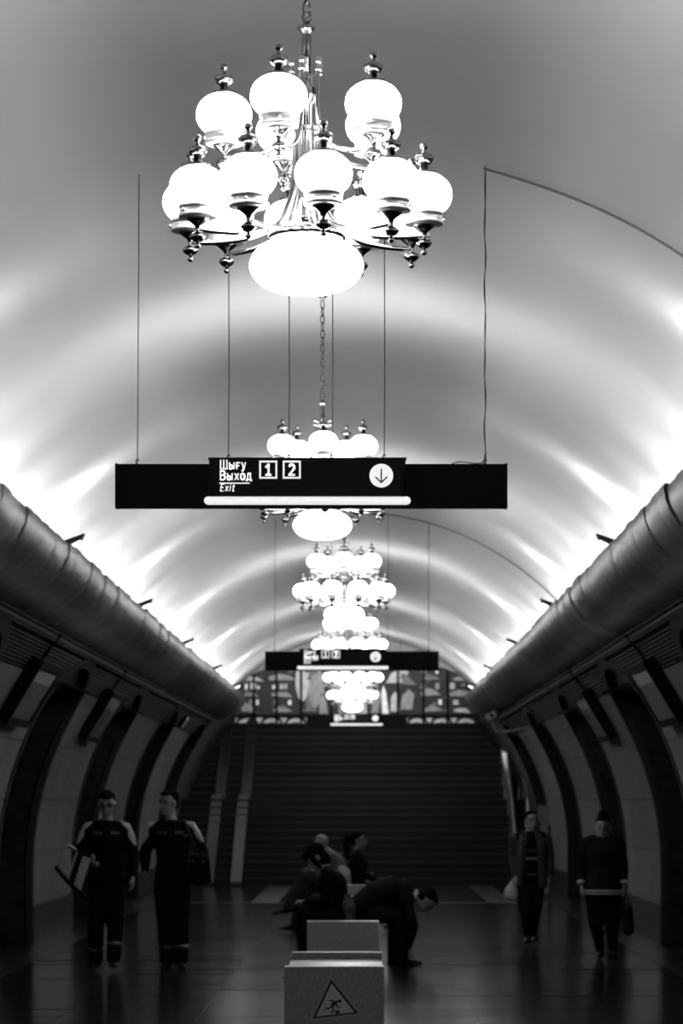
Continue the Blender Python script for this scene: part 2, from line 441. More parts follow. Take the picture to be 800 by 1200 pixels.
# ------------------------------------------------------------------ mosaic mural
mu = empty('mosaic_mural', (0, YB, TOPZ)); tag(mu, 'grey mosaic mural of angular shapes over a frieze of arcs behind the stairs', 'mural')
G = [mat('tessera_%d' % i, g, .35, spec=.4, noise=.3, scale=9) for i, g in enumerate((.03, .07, .14, .26, .45, .75))]
MB().box((0, .06, 1.35), (7.6, .08, 2.9)).build('ground', G[0], mu)
def slab(poly, g, t=.03): MB().prism(poly, .02-t-random.uniform(0, .015), .03).build('mosaic_piece', G[g], mu)
def rect(x0, z0, x1, z1, g): slab([(x0, z0), (x1, z0), (x1, z1), (x0, z1)], g)
rm = random.Random(11)
for s in (-1, 1):                                   # side fields: roofs, houses, hills
    for c in range(3):
        xa = s*(1.5+c*.72)
        for k in range(5):
            z = .45+k*.38; w = rm.uniform(.3, .62); h = rm.uniform(.05, .13)
            x0 = xa+s*.36-w/2+rm.uniform(-.08, .08)
            slab([(x0, z), (x0+w, z+rm.uniform(-.04, .04)), (x0+w*.75, z+h), (x0+w*.35, z+h*rm.uniform(1, 1.8)), (x0-.02, z+h*.7)], rm.choice((2, 3, 3, 4)))
            for q in range(3):
                xx = x0+q*.17+rm.uniform(-.03, .03); rect(xx, z+.17, xx+rm.uniform(.05, .13), z+rm.uniform(.24, .33), rm.choice((0, 2, 3, 4, 5)))
for k in range(110):                                # loose scatter of small facets
    x = rm.uniform(-3.3, 3.3); z = rm.uniform(.42, 2.4); a = rm.uniform(.04, .13); b_ = rm.uniform(.03, .10); t = rm.uniform(-.08, .08)
    slab([(x, z), (x+a, z+t*.5), (x+a*.9+t, z+b_), (x+t, z+b_*rm.uniform(.6, 1.3))], rm.choice((0, 1, 1, 2, 2, 3, 4)), .022)
for (x, z, w, h, g, sk) in ((-1.25, .45, .28, 1.5, 2, .12), (-.9, .4, .2, 1.3, 3, -.1), (-.72, 1.0, .22, .8, 2, .2), (-.45, .4, .35, .8, 3, .05), (.0, .4, .25, 1.0, 4, 0), (.35, .42, .18, .6, 3, .1),
                            (.62, .4, .16, .7, 5, -.04), (.82, .45, .22, .5, 4, .02), (1.05, .5, .3, .5, 3, .1), (.7, 1.15, .4, .35, 4, .25), (1.15, 1.1, .3, .3, 2, -.15), (-1.2, 1.75, .5, .2, 3, .2), (.9, 1.6, .5, .22, 2, .1)):
    slab([(x, z), (x+w, z), (x+w*.8+sk, z+h*.75), (x+w*.4+sk, z+h), (x+sk*.6, z+h*.7)], g)
slab([(-1.32+.17*math.cos(a), 1.2+.5*math.sin(a)) for a in [2*PI*k/14 for k in range(14)]], 4)
slab([(-1.02+.14*math.cos(a), .95+.42*math.sin(a)) for a in [2*PI*k/14 for k in range(14)]], 3)
for c in range(12):                                 # frieze of arcs
    xc = -3.25+c*.59
    for r0, r1, g in ((.17, .26, 4), (.04, .11, 5)):
        pl = [(xc+r1*math.cos(a), .03+r1*math.sin(a)) for a in [PI*k/10 for k in range(11)]]+[(xc+r0*math.cos(a), .03+r0*math.sin(a)) for a in [PI*k/10 for k in range(10, -1, -1)]]
        slab(pl, g)
    slab([(xc+.21, .30), (xc+.38, .30), (xc+.295, .16)], rm.choice((3, 4, 5)))
for x in (-3.2, -2.5, -1.95, -1.35, -.62, 1.0, 1.62, 2.2, 2.9): MB().box((x, -.03, 1.3), (.055, .05, 2.7)).build('mullion', M_BLACK, mu)
for z in (.36, 2.02): MB().box((0, -.03, z), (7.4, .05, .045)).build('transom', M_BLACK, mu)

# ------------------------------------------------------------------ chandeliers
def globe_prof():
    pr = [(.043, -.074)]
    for k in range(1, 14):
        ph = PI*(k/14); pr.append((.0975*math.sin(ph)**.85, -.076*math.cos(ph)))
    pr.append((.035, .077)); return pr
me_globe = MB().lathe(globe_prof(), 24).mesh('globe', M_GLOBE)
def finial_mesh():
    m = MB()
    m.lathe([(.036, .070), (.036, .078), (.014, .083), (.012, .098)], 16)
    m.lathe([(.010, .097), (.022, .103), (.027, .112), (.030, .118), (.024, .126), (.012, .131)], 24, flute=(0, .10, .128, .13))
    m.lathe([(.012, .13), (.006, .135), (.006, .142), (.011, .146), (.0125, .152), (.010, .159), (.003, .163)], 14)
    return m.mesh('finial', M_DKCHR)
me_fin = finial_mesh()
m = MB(); m.lathe([(.060, -.058), (.066, -.060), (.066, -.070), (.064, -.072), (.064, -.092), (.067, -.094), (.067, -.103), (.062, -.105), (.040, -.105)], 28)
for a in (0.4, 2.5, 4.6): m.ell((.071*math.cos(a), .071*math.sin(a), -.086), (.006, .006, .006), n=8, m=5)
me_cup = m.mesh('gallery', mat('brushed_band', .62, .38, metal=1.))
m = MB(); m.lathe([(.040, -.106), (.038, -.111), (.024, -.121), (.014, -.129), (.010, -.135), (.008, -.150), (.013, -.154)], 18)
m.lathe([(.011, -.153), (.022, -.158), (.0275, -.166), (.0275, -.171), (.020, -.180), (.009, -.186)], 24, flute=(0, -.181, -.155, .13))
m.lathe([(.005, -.186), (.005, -.193), (.010, -.196), (.0105, -.203), (.005, -.209), (.002, -.210)], 14)
me_pen = m.mesh('pendant', M_DKCHR)
def smoothpath(pts, n=4):
    P = [Vector(p) for p in pts]; out = []
    for i in range(len(P)-1):
        p0 = P[max(i-1, 0)]; p1 = P[i]; p2 = P[i+1]; p3 = P[min(i+2, len(P)-1)]
        for k in range(n):
            t = k/n; out.append(.5*((2*p1)+(p2-p0)*t+(2*p0-5*p1+4*p2-p3)*t*t+(3*p1-p0-3*p2+p3)*t**3))
    out.append(P[-1]); return out
RU, ZU, RL, ZL = .287, .625, .413, .334
pl = smoothpath([(.045, 0, .56), (.043, 0, .45), (.058, 0, .34), (.105, 0, .25), (.19, 0, .205), (.30, 0, .190), (RL, 0, ZL-.143)])
m = MB().tube(pl, .0085, 8, ref=(0, 1, 0)); m.ell((.045, 0, .575), (.013, .013, .013), n=10, m=6); me_armL = m.mesh('lamp_arm', M_CHROME)
pu = smoothpath([(.052, 0, .79), (.046, 0, .70), (.056, 0, .60), (.10, 0, .52), (.17, 0, .482), (.24, 0, .474), (RU, 0, ZU-.143)])
m = MB().tube(pu, .008, 8, ref=(0, 1, 0)); m.ell((.052, 0, .808), (.013, .013, .014), n=10, m=6); m.lathe([(.012, .77), (.013, .78), (.006, .797)], 10, (.052, 0, 0))
me_armU = m.mesh('lamp_arm', M_CHROME)
m = MB()
m.lathe([(.030, .195), (.034, .205), (.024, .225), (.018, .24), (.018, .262), (.026, .268), (.018, .275), (.018, .43), (.027, .44), (.030, .455), (.020, .47), (.018, .48), (.018, .66), (.030, .67), (.036, .69), (.036, .715), (.024, .73), (.020, .752), (.026, .76), (.016, .768)], 24)
me_col = m.mesh('column', M_CHROME)
m = MB(); m.lathe([(.0155, .765), (.0155, .905), (.0145, .91)], 24, flute=(0, .7, .95, .16)); me_rod = m.mesh('reeded_rod', M_DKCHR)
m = MB(); m.lathe([(.014, .905), (.020, .912), (.033, .922), (.034, .930), (.018, .936), (.008, .95)], 20)
m.tube([(.016*math.cos(a), 0, .965+.018*math.sin(a)) for a in [2*PI*k/14 for k in range(15)]], .0035, 6, ref=(0, 1, 0), cap=False)
me_fl = m.mesh('top_flange', M_DKCHR)
pr = [(.02, 0.0)]
for k in range(1, 15):
    ph = PI*k/15; pr.append((.199*math.sin(ph)**.8, .1-.1*math.cos(ph)))
pr.append((.10, .2)); me_bowl = MB().lathe(pr, 36).mesh('bowl', M_GLOBE)
m = MB(); m.lathe([(.125, .188), (.136, .19), (.136, .214), (.128, .219), (.05, .226), (.03, .232)], 40, flute=(0, .189, .2145, .03)); me_band = m.mesh('bowl_band', M_CHROME)
m = MB(); m.tube([(.0135*math.cos(a), 0, .03+.031*math.sin(a)) for a in [2*PI*k/16 for k in range(17)]], .0042, 6, ref=(0, 1, 0), cap=False)
me_link = m.mesh('chain_link', M_DKCHR)
def chandelier(x, y, a_low, a_up, label):
    z0 = 3.412; top = ZV+math.sqrt(RV*RV-x*x)
    r = empty('chandelier', (x, y, z0)); tag(r, label, 'chandelier', 'chandeliers along the hall')
    put('column', me_col, r); put('reeded_rod', me_rod, r); put('top_flange', me_fl, r)
    put('bowl', me_bowl, r); put('bowl_band', me_band, r)
    for nn, a0_, arm, R, Z in ((10, a_low, me_armL, RL, ZL), (5, a_up, me_armU, RU, ZU)):
        for k in range(nn):
            th = math.radians(a0_+360/nn*k)-PI/2       # 0 = towards the camera, growing to the right
            o = put('lamp_arm', arm, r, (0, 0, 0), (0, 0, th))
            for nm, me, k_, dz_ in (('globe', me_globe, 1, 0), ('finial', me_fin, 1.2, -.015), ('gallery', me_cup, 1, 0), ('pendant', me_pen, 1.0, 0)): put(nm, me, o, (R, 0, Z+dz_)).scale = (k_, k_, k_)
    z = .962; k = 0
    while z0+z+.06 < top-.02:
        put('chain_link', me_link, r, (0, 0, z), (0, 0, (k % 2)*PI/2+.5)); z += .050; k += 1
    m = MB(); h = top-z0-z
    m.lathe([(.006, z), (.012, z+.02), (.03, max(z+.03, top-z0-.02)), (.04, top-z0+.01)], 20); m.build('ceiling_rose', M_DKCHR, r)
    return r
CH = [(0.005, 10.4, 9, -18, 'chromed globe chandelier, sixth counted from the staircase'),
      (-.08, 20.2, 3, 2, 'chromed globe chandelier just beyond the first large exit sign, fifth from the staircase'),
      (-.003, 29.9, 20, 0, 'chromed globe chandelier, fourth counted from the staircase'),
      (.0, 40.2, 14, 30, 'chromed globe chandelier half behind the second exit sign, third from the staircase'),
      (.0, 50.8, 18, 12, 'chromed globe chandelier, second counted from the staircase'),
      (-.05, 59.4, 10, 0, 'chromed globe chandelier above the foot of the staircase')]
for c in CH: chandelier(*c)

# ------------------------------------------------------------------ hanging exit signs
def arc(cx, cz, rx, rz, a, b, n=14): return [(cx+rx*math.cos(math.radians(a+(b-a)*k/n)), cz+rz*math.sin(math.radians(a+(b-a)*k/n))) for k in range(n+1)]
GLY = {'Ш': (1.02, [[(0, 1), (0, 0), (.86, 0), (.86, 1)], [(.43, 1), (.43, 0)]]),
       'ы': (.80, [[(0, .72), (0, 0)], [(0, .42), (.22, .42)]+arc(.22, .21, .18, .21, 90, -90)+[(0, 0)], [(.62, .72), (.62, 0)]]),
       'ғ': (.50, [[(0, 0), (0, .72), (.42, .72)], [(-.12, .36), (.30, .36)]]),
       'у': (.58, [[(0, .72), (.24, .05)], [(.48, .72), (.20, -.10), (.10, -.22), (-.02, -.22)]]),
       'В': (.76, [[(0, 0), (0, 1), (.3, 1)]+arc(.3, .76, .26, .24, 90, -90)+[(0, .52)], [(.3, .52)]+arc(.3, .26, .31, .26, 90, -90)+[(0, 0)]]),
       'х': (.60, [[(0, .72), (.48, 0)], [(.48, .72), (0, 0)]]),
       'о': (.66, [arc(.26, .36, .27, .36, 0, 360, 22)]),
       'д': (.70, [[(-.06, -.16), (-.06, 0), (.58, 0), (.58, -.16)], [(.06, 0), (.14, .72), (.46, .72), (.46, 0)]]),
       'E': (.66, [[(.5, 1), (0, 1), (0, 0), (.5, 0)], [(0, .52), (.44, .52)]]),
       'x': (.58, [[(0, .72), (.44, 0)], [(.44, .72), (0, 0)]]),
       'i': (.26, [[(.05, .72), (.05, 0)], [(.05, .93), (.05, 1.0)]]),
       't': (.4, [[(.12, .95), (.12, .1), (.18, 0), (.32, 0)], [(-.04, .70), (.32, .70)]]),
       '1': (.5, [[(.0, .72), (.28, .98), (.28, 0)], [(.0, 0), (.52, 0)]]),
       '2': (.6, [arc(.26, .70, .25, .28, 160, -30)+[(.0, .0), (.54, 0)]])}
def text(body, size, parent, loc, name='lettering', w=.13, shear=0., m=None, sx=1., gap=.2):
    b = MB(); x = 0.
    for ch in body:
        adv, strokes = GLY[ch]
        for st_ in strokes:
            P_ = [Vector(((x+u+shear*v)*size*sx, 0, v*size)) for u, v in st_]; h = w*size/2
            for a, c in zip(P_[:-1], P_[1:]):
                t = (c-a).normalized(); nn = Vector((-t.z, 0, t.x))*h; e = t*h*.6
                b.add([a-e+nn, a-e-nn, c+e-nn, c+e+nn], [(0, 1, 2, 3)])
        x += adv+gap
    return b.build(name, m or M_PRINT, parent, loc=loc)
def exit_sign(xc, y, xbox, label, inner=True):
    # local: origin at the middle of the board's lower edge
    r = empty('exit_sign', (xc, y, 3.173)); tag(r, label, 'sign', 'exit signs hanging along the hall')
    k = 15.5/3500
    MB().box((0, .06, .1125), (459*k, .08, .226)).build('board', M_BLACK, r)
    for s in (-1, 1): MB().box((s*(459*k/2-.004), .055, .1125), (.012, .10, .23)).build('end_cap', M_BOX, r)
    bx = xbox
    hw = 115*k
    # centre light box with rounded front corners
    pf = []
    for (cx, a0_) in ((-hw+.03, PI), (hw-.03, 1.5*PI)):
        for q in range(6):
            a = a0_+PI/2*q/5; pf.append((cx+.03*math.cos(a), -.02+.03*math.sin(a)))
    pf += [(hw, .09), (-hw, .09)]
    m = MB(); n = len(pf)
    m.add([(bx+x, yy, .052) for x, yy in pf]+[(bx+x, yy, .247) for x, yy in pf], [tuple(reversed(range(n))), tuple(range(n, 2*n))]+[(i, (i+1) % n, (i+1) % n+n, i+n) for i in range(n)])
    box = m.build('light_box', M_BOX, r)
    MB().box((bx, .03, .25), (hw*2+.01, .115, .008)).build('box_lid', M_BLACK, r)
    m = MB(); m.tube([(bx-hw-.005, .0, .033), (bx+hw+.005, .0, .033)], [(.022, .03)]*2, 14, ref=(0, 0, 1)); m.build('light_bar', M_BAR, r)
    F = -.0515
    x0 = bx-hw+13*k
    text('Шығу', .045, box, (x0+.004, F, .192), w=.155, sx=.84)
    text('Выход', .045, box, (x0+.004, F, .136), w=.155, sx=.84)
    MB().box((x0+.076, F, .118), (.156, .002, .006)).build('underline', M_PRINT, box)
    text('Exit', .034, box, (x0+.003, F, .078), w=.15, shear=.2, sx=.85)
    for i, ch in enumerate('12'):
        cx = bx-hw+(69.5+27.5*i)*k; cz = .188; w = 21*k; t = .009
        m = MB()
        for (ox, oz, sx_, sz_) in ((0, w/2-t/2, w, t), (0, -w/2+t/2, w, t), (-w/2+t/2, 0, t, w-2*t), (w/2-t/2, 0, t, w-2*t)): m.box((cx+ox, F, cz+oz), (sx_, .003, sz_))
        m.build('number_frame', M_PRINT, box)
        text(ch, .055, box, (cx-(.012 if ch == '1' else .013), F, cz-.027), name='numeral', w=.2, sx=.9)
    cx = bx+hw-28.5*k; cz = .157; rr = .061
    m = MB(); m.lathe([(rr, -.0015), (rr, .0015)], 32, smooth=False); o = m.build('arrow_disc', M_PRINT, box, loc=(cx, F, cz), rot=(PI/2, 0, 0))
    m = MB(); m.box((cx, F-.003, cz+.004), (.0075, .002, .066))
    for s in (-1, 1): m.bar((cx, F-.003, cz-.037), (cx+s*.030, F-.003, cz-.007), .002, .0075, up=(s, 0, .8)) if False else m.add([(cx, F-.004, cz-.042), (cx, F-.004, cz-.031), (cx+s*.029, F-.004, cz-.002), (cx+s*.034, F-.004, cz-.008)], [(0, 1, 2, 3)])
    m.build('arrow', M_BLACK, box)
    wires = [(-204.5, 2, .0026), (204, 0, .0045)] + ([(-97.5, 0, .0026), (-26.5, 0, .0026), (24.5, 0, .0026), (85.5, 0, .0026)] if inner else [(-54, 0, .0026), (96, 0, .0026)])
    for wi, (dx, ln, rw) in enumerate(wires):
        xb = dx*k; xt = xb+ln*k; zt = ZV+math.sqrt(RV*RV-(xc+xt)**2)-3.173
        zb = .226 if abs(dx) > 150 else .25
        m = MB()
        pts = [(xb, .05, zb), (xb+.003, .05, zb+.4), (xt, .05, zt)]
        if rw > .004:
            pts = [(xb+.0018*math.sin(q*1.3), .05+.003*math.cos(q*1.7), zb+(zt-zb)*q/30) for q in range(31)]
            m.tube(pts, .0022, 6)
            m.tube([(p[0]+.004*math.cos(q*.9), p[1]+.004*math.sin(q*.9), p[2]) for q, p in enumerate(pts)], .0026, 6)
            m.tube(smoothpath([(xb, .05, zb+.05), (xb-.01, .05, zb+.012), (xb-.06, .05, zb+.006), (xb-.13, .05, zb+.015), (xb-.17, .05, zb+.004)]), .003, 6)
        else: m.tube(pts, rw, 6)
        m.tube([(xb-.006, .05, zb-.002), (xb-.008, .05, zb+.02), (xb+.002, .05, zb+.032), (xb+.008, .05, zb+.02)], .003, 6)
        m.build('hanging_wire', M_WIRE, r)
    return r
exit_sign(-.071, 15.5, -.02, 'black hanging exit sign, third counted from the staircase')
exit_sign(.05, 35.0, -.105, 'black hanging exit sign, second counted from the staircase', False)
exit_sign(.03, 61.2, -.0, 'black hanging exit sign over the staircase', False)

# surface conduits on the vault feeding the signs
def conduit(y, xa, xb, label):
    pts = []
    for k in range(25):
        x = xa+(xb-xa)*k/24; r = RV-.018; pts.append((x, y+.06*math.sin(k*.5)*.2, ZV+math.sqrt(r*r-x*x)))
    m = MB().tube(pts, .0075, 8)
    tag(m.build('ceiling_conduit', M_CABLE), label, 'conduit')
conduit(15.55, .83, 2.75, 'thin grey conduit across the vault feeding the third exit sign from the staircase')
conduit(35.05, .15, 2.75, 'thin grey conduit across the vault feeding the second exit sign from the staircase')

# ------------------------------------------------------------------ cove lamp heads poking above the lip
m = MB(); m.prism([(0, 0), (.20, .10), (.22, .145), (.02, .075)], -.07, .07); me_hs = m.mesh('housing', M_BLACK)
m = MB(); m.prism([(.025, .0), (.19, .085), (.187, .093), (.02, .01)], -.06, .06); me_ln = m.mesh('lens', mat('lit_lens', .9, .3, emit=3.0))
m = MB(); m.bar((.02, 0, .03), (-.12, 0, -.26), .03, .012, up=(0, 1, 0)); me_br = m.mesh('bracket', M_BLACK)
for sx in (-1, 1):
    for yi, y in enumerate((56.5, 49.0, 41.0, 33.0, 25.0, 17.0, 9.0, 1.0, -7.0)):
        ld = bpy.data.lights.new('flood', 'AREA'); ld.shape = 'DISK'; ld.size = .14; ld.energy = HEAD_W
        lo = bpy.data.objects.new('floodlight', ld); C.objects.link(lo); lo.location = (sx*2.25, y, 3.93); lo.rotation_euler = (PI, math.radians(12)*sx, 0)
        if y < 20: continue
        r = empty('cove_lamp', (sx*2.36, y, 3.735), (0, 0, 0 if sx < 0 else PI))
        put('housing', me_hs, r); put('lens', me_ln, r, (.004, 0, -.008)); put('bracket', me_br, r)
        tag(r, 'small dark floodlight head above the lip of the %s cornice, %s from the staircase' % ('left' if sx < 0 else 'right', ('first', 'second', 'third', 'fourth', 'fifth')[yi]), 'lamp', 'floodlight heads on the %s cornice' % ('left' if sx < 0 else 'right'))

# ------------------------------------------------------------------ framed posters on the pylons
M_POST = mat('poster_picture', .13, .35, spec=.3, noise=.7, scale=3.5)
M_PTOP = mat('poster_white', .33, .4, spec=.3)
def poster(side, y0, label):
    r = empty('poster_case', (0, y0, 0)); tag(r, label, 'poster', 'poster cases on the pylons')
    zc = 2.74; a = math.asin((zc-ZW)/RW); h = .68; w = 1.75
    ctr = wp(0, zc, .085); nrm = Vector((math.cos(a), 0, -math.sin(a))); up = Vector((math.sin(a), 0, math.cos(a)))
    R = Matrix((nrm, Vector((0, 1, 0)), up)).transposed()
    def pb(name, c, s, mt): return MB().box(ctr+R @ Vector(c), s, R).build(name, mt, r)
    pb('case', (0, 0, 0), (.10, w, h), M_BLACK)
    for s in (-1, 1):
        pb('frame_rail', (.06, 0, s*(h/2-.035)), (.03, w, .07), M_BLACK); pb('frame_stile', (.06, s*(w/2-.03), 0), (.03, .06, h-.14), M_BLACK)
    pb('poster_heading', (.053, 0, h/2-.07-.075), (.008, w-.13, .15), M_PTOP)
    pb('poster_picture', (.053, 0, -.075), (.008, w-.13, h-.30), M_POST)
    m = MB(); m.tube([wp(-.3, 3.02, .05), wp(-.3, 3.1, .045), wp(-.3, 3.26, .045)], .014, 8); m.build('supply_cable', M_BLACK, r)
    if side == 'right': r.scale = (-1, 1, 1)
for sd in ('left', 'right'):
    poster(sd, 28.85, 'tilted black poster case on the %s wall, the one farther from the stairs' % sd)
    poster(sd, 36.75, 'tilted black poster case on the %s wall, the one closer to the stairs' % sd)

# ------------------------------------------------------------------ stone benches down the middle
M_BENCH = mat('bench_granite', .22, .45, spec=.25, noise=.25, scale=60, detail=3)
M_SLAB = mat('bench_polished', .015, .3, spec=.2, noise=.2, scale=50)
def bench(y0, y1, zt, zs, label, wf=.602, wb=.592, ext=.35):
    r = empty('stone_bench', (.022, y0, 0)); tag(r, label, 'bench', 'stone benches along the middle of the hall'); L = y1-y0
    MB().box((0, ext/2, zt/2), (wf, ext, zt)).build('end_block', M_BENCH, r)
    MB().box((0, L-ext/2, (zt+.005)/2), (wb, ext, zt+.005)).build('end_block', M_BENCH, r)
    MB().box((0, L/2, zs-.03), (wf-.012, L-2*ext+.02, .06)).build('seat_slab', M_SLAB, r)
    MB().box((0, L/2, (zs-.07)/2), (wf-.12, L-2*ext+.02, zs-.07)).build('seat_plinth', M_BENCH, r)
    return r
B1 = bench(18.0, 19.75, .647, .611, 'short grey granite bench with the warning triangle on its end', ext=.16)
bench(25.0, 31.6, .636, .45, 'granite bench carrying the slumped woman and the man bent over his shoes', ext=.25)
bench(35.6, 41.5, .64, .45, 'granite bench under the bald man and the woman with a ponytail', ext=.25)
# trip-hazard sticker on the bench end
sk = empty('warning_sticker', (.022, 18.0, .415)); sk.rotation_euler = (0, math.radians(-6.5), 0)
tag(sk, 'triangular trip hazard warning sticker on the granite bench end', 'sticker')
M_STK = mat('sticker_face', .42, .4, spec=.3); M_STB = mat('sticker_ink', .008, .4, spec=.3); M_STE = mat('sticker_backing', .24, .5)
def tri(c, s, h): return [(c[0]-s/2, c[1]-h/3), (c[0]+s/2, c[1]-h/3), (c[0], c[1]+2*h/3)]
def flat(poly, y, name, mt, par=sk): return MB().prism(poly, y, y+.0012).build(name, mt, par)
flat(tri((0, .01), .325, .262), -.0016, 'backing', M_STE)
flat(tri((0, .01), .275, .222), -.0028, 'border', M_STB)
flat(tri((0, .008), .232, .187), -.0040, 'face', M_STK)
F = -.0055
def limb(pts, w, name='figure_limb'):
    P_ = [Vector((x, 0, z)) for x, z in pts]; m = MB()
    for a, c in zip(P_[:-1], P_[1:]): m.bar((a.x, F, a.z), (c.x, F, c.z), .0012, w, up=(0, 1, 0)) if False else None
    for a, c in zip(P_[:-1], P_[1:]):
        t = (c-a).normalized(); nn = Vector((-t.z, 0, t.x))*(w/2); e = t*w*.3
        m.add([(a-e+nn)+Vector((0, F, 0)), (a-e-nn)+Vector((0, F, 0)), (c+e-nn)+Vector((0, F, 0)), (c+e+nn)+Vector((0, F, 0))], [(0, 1, 2, 3)])
    return m.build(name, M_STB, sk)
flat([(.036+.0115*math.cos(2*PI*k/16), .022+.0105*math.sin(2*PI*k/16)) for k in range(16)], F, 'figure_head', M_STB)
flat([(.026, .018), (.018, .028), (-.008, .022), (-.022, .0), (-.012, -.012), (.002, -.002)], F, 'figure_body', M_STB)
limb([(.016, .014), (.016, -.008), (.03, -.018)], .0085); limb([(.004, .020), (-.012, .034), (-.026, .030)], .008)
limb([(-.016, -.004), (-.034, -.016), (-.055, -.012)], .0095); limb([(-.012, -.004), (-.006, -.026), (-.02, -.045)], .0095)
flat([(.0, -.052), (.028, -.052), (.028, -.033), (.0, -.033)], F, 'figure_block', M_STB)

# ------------------------------------------------------------------ stair railing, wall fittings
rr = empty('stair_railing', (3.12, SB, 0)); tag(rr, 'polished steel and glass railing on the right side of the stairs', 'railing')
for k in range(10):
    y = .1+k*.86
    def sz(y): return RISE*min(NS, max(0, y/GO)) if y < NS*GO+1.5 else RISE*(NS+min(NS, (y-NS*GO-1.5)/GO))
    z = sz(y)
    MB().tube([(0, y, z), (0, y, z+.95)], .036, 10).build('post', M_STEEL, rr)
    if k < 9:
        z2 = sz(y+.86)
        m = MB(); m.add([(xx, yy, zz_) for xx in (-.006, .006) for yy, zz_ in ((y+.07, z+.15), (y+.79, z2+.15), (y+.79, z2+.85), (y+.07, z+.85))], [(0, 1, 2, 3), (7, 6, 5, 4), (0, 4, 5, 1), (1, 5, 6, 2), (2, 6, 7, 3), (3, 7, 4, 0)])
        m.build('glass_pane', M_GLASS, rr)
MB().tube([(0, .0, .97), (0, NS*GO, .97+NS*RISE), (0, NS*GO+1.5, .97+NS*RISE), (0, 2*NS*GO+1.5, .97+2*NS*RISE)], .03, 10).build('handrail', M_STEEL, rr)
rr = empty('stair_railing', (3.44, SB, 0)); tag(rr, 'second polished steel handrail against the wall right of the stairs', 'railing')
for k in range(6):
    y = .2+k*1.5; MB().tube([(0, y, sz(y)), (0, y, sz(y)+.95)], .036, 10).build('post', M_STEEL, rr)
MB().tube([(0, .0, .97), (0, NS*GO, .97+NS*RISE), (0, NS*GO+1.5, .97+NS*RISE), (0, 2*NS*GO+1.5, .97+2*NS*RISE)], .03, 10).build('handrail', M_STEEL, rr)
# light post ahead of the right railing
lp = empty('barrier_post', (3.3, 51.6, 0)); tag(lp, 'slim pale metal post with a wider head beside the wall', 'post')
MB().box((0, 0, .62), (.12, .12, 1.24)).build('shaft', mat('post_paint', .22, .4), lp); MB().box((0, 0, 1.40), (.2, .16, .34)).build('head', mat('post_head', .18, .35), lp)
MB().box((0, 0, .02), (.24, .24, .04)).build('foot_plate', M_STEEL, lp)
# round wall speaker on the left, bracket camera on the right
q = wp(50.4, 3.03, .04)
ws = empty('wall_speaker', q, (0, math.radians(36), 0)); tag(ws, 'round wall speaker with a pale ring near the end of the left cornice', 'speaker')
m = MB(); m.lathe([(.13, 0), (.13, .05), (.11, .06)], 24); m.build('housing', M_BLACK, ws, rot=(0, PI/2, 0))
m = MB(); m.tube([(.085*math.cos(a), .085*math.sin(a), .062) for a in [2*PI*k/24 for k in range(25)]], .02, 8, cap=False); m.build('ring', mat('speaker_ring', .5, .4), ws, rot=(0, PI/2, 0))
q = wp(49.0, 2.92, .12)
cc = empty('bracket_camera', (-q.x, q.y, q.z)); tag(cc, 'pale box camera on a bent tube bracket under the right cornice', 'camera')
MB().tube(smoothpath([(0, 0, 0), (-.3, 0, -.06), (-.5, 0, -.07), (-.58, 0, .02), (-.60, 0, .12)]), .022, 8).build('bracket', mat('bracket_paint', .35, .4), cc)
MB().box((-.62, 0, .19), (.16, .30, .11), Matrix.Rotation(-.5, 3, 'Y')).build('camera_body', mat('camera_paint', .5, .4), cc)
MB().lathe([(.03, 0), (.03, .04)], 12).build('lens', M_BLACK, cc, loc=(-.62, -.15, .19), rot=(PI/2, 0, 0))

# ------------------------------------------------------------------ people
SKIN = mat('skin', .2, .5, spec=.3); HAIR = mat('hair', .004, .8, spec=.03); HAIRG = mat('short_grey_hair', .12, .6)
def cloth(n, g, **k): return mat(n, g, .85, spec=.1, noise=.15, scale=30, **k)
DK = cloth('black_cloth', .003); DK2 = cloth('charcoal_cloth', .007); GREY = cloth('grey_cloth', .035); LIGHT = cloth('pale_cloth', .12); PANEL = mat('pale_shoulder_cloth', .36, .8, noise=.1, scale=20)
LEATH = mat('black_leather', .005, .5, spec=.15); REFL = mat('reflective_tape', .06, .4)
WHITE = mat('white_plastic', .33, .45); EYEM = mat('eye', .02, .2)
def remesh(mb, name, mt, parent, vox, smooth=3):
    o = mb.build(name+'_src', mt)
    r = o.modifiers.new('r', 'REMESH'); r.mode = 'VOXEL'; r.voxel_size = vox; r.use_smooth_shade = True
    if smooth: s = o.modifiers.new('s', 'SMOOTH'); s.factor = .5; s.iterations = smooth
    me = bpy.data.meshes.new_from_object(o.evaluated_get(bpy.context.evaluated_depsgraph_get())); me.name = name
    old = o.data; bpy.data.objects.remove(o); bpy.data.meshes.remove(old)
    if not me.materials: me.materials.append(mt)
    return put(name, me, parent)
def basis(f, u):
    f = Vector(f).normalized(); u = Vector(u); s = f.cross(u).normalized(); u = s.cross(f)
    return Matrix((s, f, u)).transposed()            # local: x = side, y = forward, z = up
